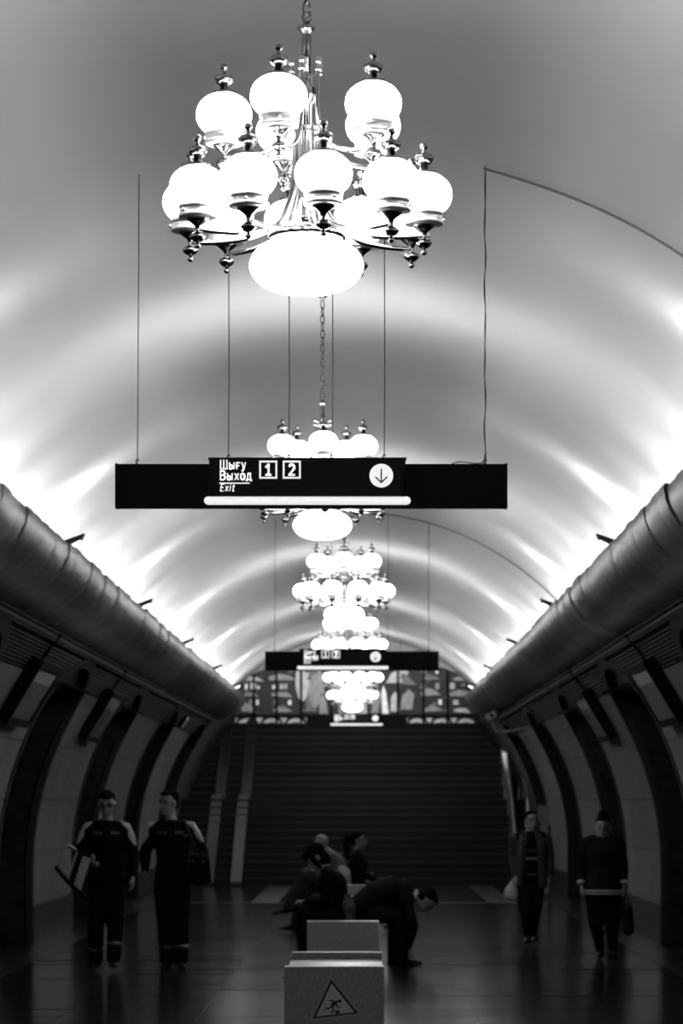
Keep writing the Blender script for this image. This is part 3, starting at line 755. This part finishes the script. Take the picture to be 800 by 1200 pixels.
def hand(m, wr, d, pn, th, curl=.35, sc=1.):
    # wr wrist, d direction, pn palm normal, th thumb side
    d = Vector(d).normalized(); pn = (Vector(pn)-d*Vector(pn).dot(d)).normalized(); th = d.cross(pn) if Vector(th).dot(d.cross(pn)) > 0 else -d.cross(pn)
    k = sc; kn = wr+d*.095*k
    m.tube([wr, wr+d*.04*k, kn], [(.026*k, .019*k), (.038*k, .017*k), (.039*k, .013*k)], 12, ref=th)
    for i, (o, L) in enumerate(((.029, .074), (.0098, .083), (-.0098, .077), (-.029, .060))):
        p = wr+d*(.09-.004*abs(i-1))*k+th*o*k; dd = (d+th*o*1.2).normalized(); pts = [p]
        for q, fr in enumerate((.45, .30, .25)):
            dd = (Matrix.Rotation(curl*(1 if q else .7), 3, d.cross(pn)) @ dd).normalized(); p = p+dd*L*fr*k; pts.append(p)
        m.tube(pts, [.0095*k, .009*k, .0083*k, .0072*k], 8)
    p = wr+d*.03*k+th*.026*k; d1 = (d*.75+th*.65+pn*.25).normalized(); d2 = (d*.95+th*.15+pn*.4).normalized()
    m.tube([p, p+d1*.035*k, p+d1*.035*k+d2*.03*k, p+d1*.035*k+d2*.055*k], [.013*k, .0115*k, .0095*k, .008*k], 8)
def person(pos, J, label, hf, hu=(0, 0, 1), vox=.0075, hands=None, w=1., top=None, bottom=None, hair=None, mats=(DK, DK, HAIR, LEATH), shoe_f=None, skirt=0, loose=.02, bare_neck=True, hs=1., fem=False):
    """J: joints in metres relative to pos. a / b are the two body sides."""
    J = {k: Vector(v) for k, v in J.items()}
    sx = (J['sb']-J['sa']).normalized()
    hc = J['head']; R = basis(hf, hu); Hs, Hf, Hu = R.col[0], R.col[1], R.col[2]
    HS = hs
    def hp(x, y, z): return hc+R @ (Vector((x, y, z))*HS)
    body = MB()
    # head
    body.ell(hp(0, -.012, .03), (.074*HS, .094*HS, .088*HS), R, 18, 12)
    body.ell(hp(0, .022, -.035), (.060*HS, .068*HS, .078*HS), R, 16, 10)
    body.ell(hp(0, .060, -.085), (.030*HS, .028*HS, .026*HS), R, 12, 8)
    body.tube([hp(0, .080, .012), hp(0, .096, -.014), hp(0, .106, -.032)], [.009*HS, .012*HS, .015*HS], 8)
    body.tube([hp(-.022, .082, -.062), hp(.022, .082, -.062)], .009*HS, 8)
    body.tube([hp(-.05, .066, .026), hp(0, .084, .024), hp(.05, .066, .026)], .010*HS, 8)
    for s in (-1, 1): body.ell(hp(s*.077, -.008, -.01), (.010*HS, .020*HS, .032*HS), R, 10, 7)
    nb = J['neck']
    body.tube([nb-Vector((0, 0, .02)), nb, (nb+hp(0, -.02, -.06))/2, hp(0, -.02, -.05)], [.062, .058, .053, .054], 12)
    # torso
    pel, wa, ch = J['pelvis'], J['waist'], J['chest']; uc = (ch+nb)/2
    tr = [(.150, .105), (.158, .118), (.132, .100), (.152, .112), (.145, .095), (.06, .055)]
    if fem: tr = [(.155, .105), (.165, .118), (.118, .09), (.138, .110), (.125, .085), (.055, .05)]
    tr = [(a*w, c*w) for a, c in tr]; dn = (pel-wa).normalized()
    tp = [pel+dn*.08, pel, wa, ch, uc, nb]
    body.tube(tp, tr, 18, ref=sx)
    cl = MB(); e = loose
    cl.tube([pel+dn*.06, pel, wa, ch, uc, nb-(nb-uc)*.15], [(a+e, c+e) for a, c in tr[:-1]]+[(.075, .072)], 18, ref=sx)
    tw = MB(); tw.tube([pel+dn*.07, pel, wa], [(tr[0][0]+e*.9, tr[0][1]+e*.9), (tr[1][0]+e*.6, tr[1][1]+e*.6), (tr[2][0]+.005, tr[2][1]+.005)], 18, ref=sx)
    ar = [.056, .05, .043, .042, .028] if not fem else [.048, .043, .037, .036, .024]
    for s in 'ab':
        sh, el, wr = J['s'+s], J['e'+s], J['w'+s]
        am = (sh+el)/2; fm = el+(wr-el)*.35
        body.tube([sh, am, el, fm, wr], ar, 12); cl.tube([sh, am, el, fm, el+(wr-el)*.93], [r_+.016 for r_ in ar[:-1]]+[ar[-1]+.014], 12)
        body.tube([nb, (nb+sh)/2+Vector((0, 0, .012)), sh], [.055, .056, .055], 10); cl.tube([nb-Vector((0, 0, .02)), (nb+sh)/2+Vector((0, 0, .006)), sh], [.06, .068, ar[0]+.016], 10)
        hp_, kn, an = J['h'+s], J['k'+s], J['n'+s]
        th = (hp_+kn)/2; cf = kn+(an-kn)*.3
        lr = [.088, .076, .055, .054, .034] if not fem else [.088, .074, .050, .049, .030]
        body.tube([hp_, th, kn, cf, an], lr, 12)
        if skirt != 2: tw.tube([hp_, th, kn, cf, kn+(an-kn)*.97], [lr[0]+e*.8, lr[1]+e*.9, lr[2]+e, lr[3]+e*(1.1 if not fem else .6), lr[4]+e*(1.6 if not fem else .7)], 14)
        ff = Vector(shoe_f[s] if isinstance(shoe_f, dict) else shoe_f).normalized(); up_ = Vector((0, 0, 1)); sd = ff.cross(up_)
        body.tube([an+Vector((0, 0, .0)), an-Vector((0, 0, .035))+ff*.04, an-Vector((0, 0, .048))+ff*.10], [(.030, .030), (.030, .026), (.024, .014)], 10, ref=sd)
        hd = (hands or {}).get(s)
        if hd: hand(body, wr, hd[0], hd[1], hd[2], hd[3] if len(hd) > 3 else .35, 1. if not fem else .9)
        else: hand(body, wr, wr-el, -sx*(1 if s == 'b' else -1), Vector(hf), .35, 1. if not fem else .9)
    p = remesh(body, 'person', SKIN, None, vox, 2); p.location = pos
    tag(p, label, 'person')
    remesh(cl, top or 'jacket', mats[0], p, .012, 3); remesh(tw, bottom or 'trousers', mats[1], p, .012, 3)
    for s in 'ab':
        an = J['n'+s]; ff = Vector(shoe_f[s] if isinstance(shoe_f, dict) else shoe_f).normalized(); up_ = Vector((0, 0, 1)); sd = ff.cross(up_)
        m = MB(); m.tube([an+Vector((0, 0, .02)), an-Vector((0, 0, .03)), an-Vector((0, 0, .045))+ff*.02], [.045, .046, .046], 12)
        m.tube([an-Vector((0, 0, .05))-ff*.06, an-Vector((0, 0, .045))+ff*.02, an-Vector((0, 0, .048))+ff*.10, an-Vector((0, 0, .055))+ff*.19], [(.036, .034), (.040, .038), (.045, .032), (.034, .022)], 12, ref=sd)
        remesh(m, 'shoe', mats[3], p, .009, 2)
    if hair is not None:
        m = MB(); hair(m, hp, R, HS); remesh(m, 'hair', mats[2], p, .007, 2)
    for s in (-1, 1):
        MB().ell(hp(s*.030, .073, .008), (.016*HS, .011*HS, .010*HS), R, 10, 6).build('eye', EYEM, p)  # eyes enlarged and dark, the shade of the sockets put into their colour
        MB().tube([hp(s*.012, .083, .030), hp(s*.030, .082, .036), hp(s*.050, .070, .030)], .0065*HS, 6).build('eyebrow', HAIR, p)
    p['_j'] = 0; del p['_j']
    return p, J, hp
def hair_short(m, hp, R, k):
    m.ell(hp(0, -.038, .055), (.082*k, .092*k, .076*k), R, 16, 10); m.ell(hp(0, -.056, .0), (.075*k, .062*k, .075*k), R, 14, 8)
    m.ell(hp(0, .036, .092), (.058*k, .042*k, .026*k), R, 12, 8)
def hair_crop(m, hp, R, k):
    m.ell(hp(0, -.034, .035), (.080*k, .082*k, .080*k), R, 16, 10); m.ell(hp(0, -.055, -.01), (.070*k, .055*k, .06*k), R, 14, 8)
def px_rel(pos):
    d = pos.y
    return lambda x, y, dy=0.: px(x, y, d)-pos+Vector(((x-428)*dy/3500, dy, (938-y)*dy/3500))
def band(p, a, b_, r, name, mt, n=14): return MB().tube([a, b_], r, n, cap=False).build(name, mt, p)

# two men in work uniform walking side by side
def uniform_man(x, d, J, label, hf, hu, hands, tilt=0):
    pos = Vector((EYE.x+(x-428)*d/3500, d, 0)); q = px_rel(pos)
    JJ = {k: q(*v) for k, v in J.items()}
    p, JJ, hp = person(pos, JJ, label, hf, hu, hands=hands, hair=hair_short, mats=(DK, DK, HAIR, LEATH), shoe_f={'a': (-.15, -1, 0), 'b': (.15, -1, 0)}, loose=.024, top='work_jacket', hs=1.03)
    for s, sg in (('a', -1), ('b', 1)):
        sh, el = JJ['s'+s], JJ['e'+s]; o = Vector((sg*.022, -.020, .022))
        m = MB(); m.tube([(JJ['neck']*.2+sh*.8)+Vector((0, -.012, .040)), sh+Vector((sg*.010, -.018, .040)), sh+(el-sh)*.3+o*.9, sh+(el-sh)*.62+o*.62], [(.030, .034), (.045, .05), (.050, .054), (.044, .05)], 12)
        remesh(m, 'shoulder_panel', PANEL, p, .01, 2)
        kn, an = JJ['k'+s], JJ['n'+s]; t = .58
        c = kn+(an-kn)*t; dr = (an-kn).normalized()
        band(p, c-dr*.022, c+dr*.022, .0785, 'reflective_band', REFL)
        fr = Vector((0, -1, 0))
        cc_ = JJ['chest']*.62+JJ['neck']*.38+Vector((sg*.085, -.137, .0))
        MB().box(cc_, (.085, .012, .028), Matrix.Rotation(sg*.1, 3, 'Z')).build('chest_badge', REFL, p)
    for s in (-1, 1):
        nb = JJ['neck']; MB().tube([nb+Vector((s*.065, .02, .035)), nb+Vector((s*.062, -.045, .01)), nb+Vector((s*.02, -.088, -.03))], [(.012, .026), (.012, .028), (.010, .022)], 10).build('collar', DK, p)
    return p, JJ, pos, q
man1, J1, P1, q1 = uniform_man(124, 28.9, dict(head=(125, 943), neck=(126, 966), chest=(126, 982), waist=(125, 1008), pelvis=(124, 1034),
    sa=(105, 973), ea=(92, 1000, .05), wa=(108, 1004, -.20), sb=(146, 973), eb=(157, 1002, .03), wb=(156, 1027, -.06),
    ha=(115, 1042), ka=(112, 1087, -.10), na=(112, 1125, .10), hb=(134, 1042), kb=(135, 1084, -.06), nb=(133, 1124, -.12)),
    'man in dark uniform looking down and carrying a folded step stool under one arm', (0.02, -1, -.35), (0, 0, 1),
    {'a': ((.1, -.6, -.5), (1, 0, 0), (0, -.5, 1), .7)})
man2, J2, P2, q2 = uniform_man(201, 29.25, dict(head=(197, 941), neck=(201, 965), chest=(201, 982), waist=(202, 1008), pelvis=(202, 1034),
    sa=(179, 972), ea=(170, 1000, .03), wa=(170, 1020, -.05), sb=(222, 972), eb=(238, 998, .04), wb=(240, 1022, -.10),
    ha=(193, 1042), ka=(194, 1086, -.05), na=(196, 1126, 0), hb=(211, 1042), kb=(212, 1086, -.04), nb=(212, 1126, -.04)),
    'man in dark uniform with a shoulder bag glancing at his companion', (-.62, -.78, -.10), (.05, 0, 1),
    {'b': ((-.1, -.3, -1), (-1, 0, 0), (0, -1, 0), .8)})
# folded step stool under the first man's arm
d = 28.55
T = lambda x, y, dy=0.: px(x, y, d+dy)
ss = empty('folding_step_stool', T(85, 1052)); o0 = T(85, 1052); tag(ss, 'folded step stool with pale panels held under the arm of a uniformed man', 'stool')
def tub(name, pts, r, mt): return MB().tube([p-o0 for p in pts], r, 8).build(name, mt, ss)
tub('side_rail', smoothpath([T(69, 1016), T(72, 1002), T(76, 993), T(81, 991), T(88, 995)]), .012, mat('stool_tube', .45, .3, metal=.6))
tub('side_rail', [T(81, 992, .12), T(96, 1001, .12), T(108, 1005, .12)], .013, M_BLACK)
tub('foot_rail', [T(66, 1017), T(80, 1034), T(98, 1050), T(101, 1054)], .022, M_BLACK)
tub('cross_tube', [T(90, 999), T(79, 1033)], .010, mat('stool_tube', .45, .3, metal=.6))
m = MB()
def quad(a, b_, c, e_, t=.02):
    vs = [a-o0, b_-o0, c-o0, e_-o0]; dv = Vector((0, t, 0)); m2 = MB(); m2.add(vs+[v+dv for v in vs], [(0, 1, 2, 3), (7, 6, 5, 4), (0, 4, 5, 1), (1, 5, 6, 2), (2, 6, 7, 3), (3, 7, 4, 0)]); return m2
quad(T(90, 999), T(97, 1001), T(87, 1037), T(79, 1032)).build('tread', M_BLACK, ss)
quad(T(97, 1003), T(106, 1006), T(94, 1045), T(86, 1036)).build('tread', mat('stool_panel', .30, .5), ss)
# shoulder bag of the second man
bg = empty('shoulder_bag', P2+q2(236, 1034, -.16)); o0 = bg.location.copy(); tag(bg, 'black shoulder bag with small buckles at the hip of a uniformed man', 'bag')
m = MB(); m.tube([P2+q2(234, 1006, -.15)-o0, P2+q2(235, 1032, -.17)-o0], [(.10, .05), (.11, .055)], 14, ref=(1, 0, 0)); remesh(m, 'bag_body', DK, bg, .012, 2)
MB().tube([P2+q2(214, 962, -.03)-o0, P2+q2(217, 964, -.15)-o0, P2+q2(226, 990, -.215)-o0, P2+q2(236, 1004, -.20)-o0], [(.018, .005)]*4, 8, ref=(1, 0, .3)).build('strap', LEATH, bg)
for (x, y) in ((232, 1002), (226, 1009), (238, 1010)): MB().box(P2+q2(x, y, -.225)-o0, (.022, .01, .016)).build('buckle', M_STEEL, bg)
MB().box(P2+q2(218, 979, -.205)-o0, (.035, .012, .022)).build('strap_buckle', REFL, bg)

# two women walking on the right
def hair_tied(m, hp, R, k):
    m.ell(hp(0, -.028, .045), (.080*k, .094*k, .080*k), R, 16, 10); m.ell(hp(0, -.055, -.02), (.066*k, .055*k, .065*k), R, 14, 8); m.ell(hp(0, -.125, -.02), (.035*k, .04*k, .04*k), R)
    m.ell(hp(.0, .020, .092), (.064*k, .045*k, .026*k), R)
def hair_bun(m, hp, R, k):
    m.ell(hp(0, -.040, .052), (.084*k, .092*k, .080*k), R, 16, 10); m.ell(hp(0, -.056, -.01), (.074*k, .055*k, .07*k), R, 14, 8); m.ell(hp(0, -.01, .140), (.056*k, .056*k, .05*k), R)
    m.ell(hp(.0, .032, .095), (.060*k, .04*k, .025*k), R)
d = 33.8; P3 = Vector((EYE.x+(622-428)*d/3500, d, 0)); q3 = px_rel(P3)
JJ = {k: q3(*v) for k, v in dict(head=(623, 962), neck=(622, 978), chest=(622, 990), waist=(622, 1010), pelvis=(621, 1030), sa=(603, 983), ea=(601, 1004, .05), wa=(603, 1025, -.06), sb=(640, 983), eb=(644, 1004, .05), wb=(644, 1025, -.04),
     ha=(614, 1036), ka=(615, 1068, -.10), na=(618, 1097, -.02), hb=(628, 1036), kb=(627, 1068, .0), nb=(624, 1095, .22)).items()}
w1, J3, hp3 = person(P3, JJ, 'woman in an open grey jacket and striped top carrying a white bag', (.25, -1, -.05), (0, 0, 1), fem=True, hair=hair_tied, mats=(DK, DK2, HAIR, LEATH), shoe_f={'a': (-.1, -1, 0), 'b': (.15, -1, 0)}, loose=.018, top='striped_top', bottom='jeans', w=.98, hs=.97)
# open jacket fronts and sleeves over the top
m = MB()
for s, sg in (('a', -1), ('b', 1)):
    m.tube([J3['s'+s], (J3['s'+s]+J3['e'+s])/2, J3['e'+s], J3['w'+s]], [.068, .062, .056, .046], 12)
    m.tube([J3['neck']+Vector((sg*.07, -.02, -.01)), J3['chest']+Vector((sg*.105, -.06, 0)), J3['waist']+Vector((sg*.115, -.055, 0)), J3['pelvis']+Vector((sg*.130, -.05, -.06))], [(.05, .06), (.062, .085), (.058, .085), (.062, .09)], 12, ref=(1, 0, 0))
m.tube([J3['neck']+Vector((0, .05, -.03)), J3['chest']+Vector((0, .06, 0)), J3['waist']+Vector((0, .05, 0)), J3['pelvis']+Vector((0, .05, -.05))], [(.11, .05), (.15, .085), (.135, .08), (.16, .09)], 14, ref=(1, 0, 0))
remesh(m, 'open_jacket', GREY, w1, .012, 3)
for (y, g, h) in ((997, GREY, .024), (1006, LIGHT, .03), (1025, GREY, .026)): MB().box(q3(622, y, -.145), (.13, .02, h)).build('stripe', g, w1)
MB().ell(hp3(-.078, .0, -.055), (.010, .010, .018), n=8, m=6).build('earring', WHITE, w1)
MB().ell(hp3(.078, .0, -.055), (.010, .010, .018), n=8, m=6).build('earring', WHITE, w1)
MB().tube([q3(610, 977, .0), q3(610, 978, -.08), q3(610, 992, -.14), q3(607, 1012, -.10)], [(.012, .004)]*4, 8, ref=(1, 0, 0)).build('bag_strap', LIGHT, w1)
pb_ = empty('carrier_bag', P3+q3(599, 1052, -.12)); o0 = pb_.location.copy(); tag(pb_, 'small white carrier bag hanging from the hand of the woman in grey', 'bag')
m = MB(); m.tube([P3+q3(600, 1036, -.12)-o0, P3+q3(599, 1043, -.12)-o0, P3+q3(598, 1050, -.12)-o0], [(.04, .03), (.075, .05), (.082, .055)], 12, ref=(1, 0, 0)); remesh(m, 'bag_body', WHITE, pb_, .01, 2)
MB().tube(smoothpath([P3+q3(598, 1036, -.12)-o0, P3+q3(602, 1029, -.11)-o0, P3+q3(604, 1036, -.12)-o0]), .006, 6).build('bag_handle', WHITE, pb_)

d = 31.2; P4 = Vector((EYE.x+(706-428)*d/3500, d, 0)); q4 = px_rel(P4)
JJ = {k: q4(*v) for k, v in dict(head=(706, 970), neck=(705, 983), chest=(705, 998), waist=(706, 1020), pelvis=(706, 1040), sa=(686, 988), ea=(681, 1012, .04), wa=(681, 1036, -.03), sb=(725, 988), eb=(730, 1012, .04), wb=(731, 1036, -.03),
     ha=(697, 1046), ka=(698, 1083, -.05), na=(703, 1113, 0), hb=(716, 1046), kb=(717, 1083, -.04), nb=(717, 1113, -.04)).items()}
w2, J4, hp4 = person(P4, JJ, 'woman in a black sweater with a white striped hem looking down', (-.10, -1, -.16), (0, 0, 1), fem=True, hair=hair_bun, mats=(DK2, DK, HAIR, LEATH), shoe_f={'a': (-.1, -1, 0), 'b': (.1, -1, 0)}, loose=.028, top='sweater', w=1.06, hs=.98)
TRIM = mat('white_trim', .34, .7)
for dz in (-.032, -.062):
    m = MB(); c0 = J4['pelvis']+Vector((0, 0, dz)); m.tube([c0-Vector((0, 0, .009)), c0+Vector((0, 0, .009))], [(.208, .160)]*2, 24, ref=(1, 0, 0), cap=False); m.build('hem_stripe', TRIM, w2)
for s in 'ab':
    wr = J4['w'+s]; dr = (wr-J4['e'+s]).normalized(); band(w2, wr-dr*.035, wr+dr*.0, .045, 'cuff', TRIM)
hb = empty('tote_bag', P4+q4(736, 1094, -.05)); o0 = hb.location.copy(); tag(hb, 'dark tote bag hanging beside the woman in the black sweater', 'bag')
m = MB(); m.tube([P4+q4(735, 1064, -.05)-o0, P4+q4(736, 1090, -.05)-o0], [(.05, .09), (.06, .10)], 14, ref=(1, 0, 0)); remesh(m, 'bag_body', DK2, hb, .012, 2)
for dx in (-3, 3): MB().tube(smoothpath([P4+q4(735+dx, 1062, -.05)-o0, P4+q4(733+dx*.5, 1050, -.05)-o0, P4+q4(732, 1043, -.05)-o0]), .006, 6).build('bag_handle', LEATH, hb)
MB().box(P4+q4(736, 1061, -.14)-o0, (.07, .01, .03)).build('bag_clasp', GREY, hb)

# seated: slumped woman and the man bent over his shoes
def seated(x, d, J, label, hf, hu, sf, **kw):
    pos = Vector((EYE.x+(x-428)*d/3500, d, 0)); q = px_rel(pos)
    return person(pos, {k: q(*v) for k, v in J.items()}, label, hf, hu, shoe_f=sf, **kw)+(pos, q)
def hair_bob(m, hp, R, k):
    m.ell(hp(0, -.022, .045), (.088*k, .104*k, .086*k), R, 16, 10); m.ell(hp(0, -.045, -.045), (.084*k, .070*k, .085*k), R, 14, 8); m.ell(hp(0, .06, .075), (.07*k, .04*k, .04*k), R)
    for s in (-1, 1): m.tube([hp(s*.075, .03, .05), hp(s*.082, .035, -.03), hp(s*.075, .03, -.09)], [.022*k, .026*k, .018*k], 8)
wA, JA, hpA, PA, qA = seated(388, 27.2, dict(head=(370, 1005), neck=(384, 1020), chest=(390, 1035), waist=(394, 1054), pelvis=(395, 1073),
    sa=(386, 1026, .18), ea=(381, 1056, .20), wa=(358, 1058, .06), sb=(386, 1026, -.18), eb=(380, 1058, -.21), wb=(356, 1060, -.06),
    ha=(393, 1078, .09), ka=(352, 1070, .09), na=(358, 1139, .09), hb=(393, 1078, -.09), kb=(354, 1070, -.10), nb=(361, 1140, -.10)),
    'dark haired woman in black slumped on the bench with a bag on her lap', (-.75, -.1, -.66), (-.6, 0, .8), (-1, 0, 0), fem=True, hair=hair_bob, loose=.022, mats=(DK, DK, HAIR, LEATH), hs=1.0)
lb = empty('lap_bag', PA+qA(372, 1080, -.05)); o0 = lb.location.copy(); tag(lb, 'dark soft handbag on the lap of the slumped woman', 'bag')
m = MB(); m.tube([PA+qA(350, 1064, -.03)-o0, PA+qA(372, 1066, -.03)-o0, PA+qA(392, 1066, -.03)-o0], [(.10, .05), (.13, .075), (.10, .06)], 14, ref=(0, 1, 0)); remesh(m, 'bag_body', DK2, lb, .012, 3)
MB().tube(smoothpath([PA+qA(356, 1058, -.14)-o0, PA+qA(366, 1051, -.15)-o0, PA+qA(380, 1052, -.15)-o0, PA+qA(388, 1060, -.14)-o0]), .009, 8).build('bag_handle', LEATH, lb)
m = MB(); MB().box(PA+qA(386, 1053, -.15)-o0, (.05, .02, .012)).build('clasp', WHITE, lb)
fb = empty('patterned_bag', PA+qA(404, 1080, -.06)); o0 = fb.location.copy(); tag(fb, 'grey mottled soft bag standing on the bench behind the slumped woman', 'bag')
m = MB(); m.tube([PA+qA(404, 1078, -.06)-o0, PA+qA(405, 1062, -.06)-o0, PA+qA(404, 1052, -.06)-o0], [(.09, .09), (.09, .09), (.06, .05)], 14, ref=(1, 0, 0)); remesh(m, 'bag_body', mat('mottled_cloth', .05, .8, noise=.8, scale=18), fb, .012, 2)
MB().tube(smoothpath([PA+qA(398, 1053, -.06)-o0, PA+qA(402, 1046, -.06)-o0, PA+qA(409, 1053, -.06)-o0]), .008, 6).build('bag_handle', DK2, fb)

mB, JB, hpB, PB, qB = seated(440, 30.0, dict(head=(499, 1056), neck=(482, 1050), chest=(462, 1043), waist=(440, 1049), pelvis=(424, 1066),
    sa=(473, 1051, .17), ea=(484, 1086, .20), wa=(477, 1108, .10), sb=(473, 1053, -.17), eb=(483, 1086, -.22), wb=(478, 1110, -.12),
    ha=(426, 1068, .09), ka=(465, 1072, .11), na=(463, 1122, .12), hb=(426, 1068, -.09), kb=(468, 1074, -.12), nb=(470, 1122, -.10)),
    'man in a dark suit bent double on the bench end reaching for his shoes', (.40, 0, -.92), (.92, 0, .40), (1, -.1, 0), hair=hair_short, loose=.03, mats=(DK, DK2, HAIR, LEATH), top='suit_jacket', hs=1.0, w=1.16,
    hands={'a': ((.05, 0, -1), (0, -1, 0), (1, 0, 0), .5), 'b': ((.05, 0, -1), (0, 1, 0), (1, 0, 0), .5)})
m = MB(); m.tube([qB(424, 1070), qB(444, 1066), qB(466, 1064)], [(.19, .13), (.19, .14), (.16, .10)], 14, ref=(0, 1, 0)); remesh(m, 'coat_skirt', DK, mB, .014, 3)
m = MB(); a_ = JB['neck']; ax = (hpB(0, 0, -.05)-a_).normalized(); m.tube([a_+ax*.0, a_+ax*.04], [.088, .080], 16, cap=False); m.build('shirt_collar', PANEL, mB)

# further bench: bald man and woman with a ponytail
mC, JC, hpC, PC, qC = seated(390, 38.2, dict(head=(376, 989), neck=(386, 1000), chest=(393, 1012), waist=(398, 1026), pelvis=(400, 1036),
    sa=(388, 1004, .17), ea=(374, 1022, .2), wa=(364, 1024, .08), sb=(388, 1004, -.18), eb=(372, 1024, -.18), wb=(362, 1021, -.04),
    ha=(400, 1038, .09), ka=(362, 1040, .10), na=(345, 1081, .10), hb=(400, 1038, -.08), kb=(355, 1027, -.08), nb=(337, 1063, -.10)),
    'bald man in a pale shirt leaning forward with crossed legs on the further bench', (-1, -.1, -.25), (-.2, 0, 1), (-1, 0, -.15), loose=.02, mats=(LIGHT, GREY, HAIRG, LEATH), top='shirt', hs=1.02, hair=None)
def hair_pony(m, hp, R, k):
    m.ell(hp(0, -.026, .042), (.082*k, .096*k, .083*k), R, 16, 10); m.ell(hp(0, -.055, -.015), (.070*k, .055*k, .06*k), R, 14, 8)
    m.ell(hp(0, .04, .085), (.065*k, .04*k, .03*k), R)
    m.tube([hp(0, -.10, .06), hp(0, -.145, .04), hp(0, -.165, -.05), hp(0, -.16, -.16), hp(0, -.15, -.22)], [.03*k, .042*k, .048*k, .042*k, .018*k], 10)
wD, JD, hpD, PD, qD = seated(422, 38.6, dict(head=(420, 985), neck=(418, 1000), chest=(420, 1012), waist=(419, 1028), pelvis=(418, 1040),
    sa=(419, 1003, .16), ea=(425, 1024, .19), wa=(440, 1032, .12), sb=(419, 1003, -.16), eb=(426, 1024, -.19), wb=(441, 1032, -.10),
    ha=(419, 1042, .09), ka=(456, 1041, .09), na=(457, 1083, .09), hb=(419, 1042, -.09), kb=(456, 1041, -.09), nb=(458, 1083, -.09)),
    'woman with a ponytail in a dark top sitting upright on the further bench', (1, -.15, .06), (0, 0, 1), (1, 0, 0), fem=True, hair=hair_pony, loose=.016, mats=(DK2, DK, HAIR, LEATH), top='blouse', hs=1.0)
sb_ = empty('paper_bag', px(401, 1036, 37.6)); o0 = sb_.location.copy(); tag(sb_, 'small white bag on the further bench between the bald man and the woman', 'bag')
m = MB(); m.tube([px(402, 1034, 37.6)-o0, px(401, 1024, 37.6)-o0, px(404, 1018, 37.6)-o0], [(.10, .06), (.11, .06), (.08, .03)], 12, ref=(1, 0, 0)); remesh(m, 'bag_body', WHITE, sb_, .012, 2)
MB().tube(smoothpath([px(398, 1020, 37.6)-o0, px(402, 1015, 37.6)-o0, px(408, 1019, 37.6)-o0]), .007, 6).build('bag_handle', WHITE, sb_)
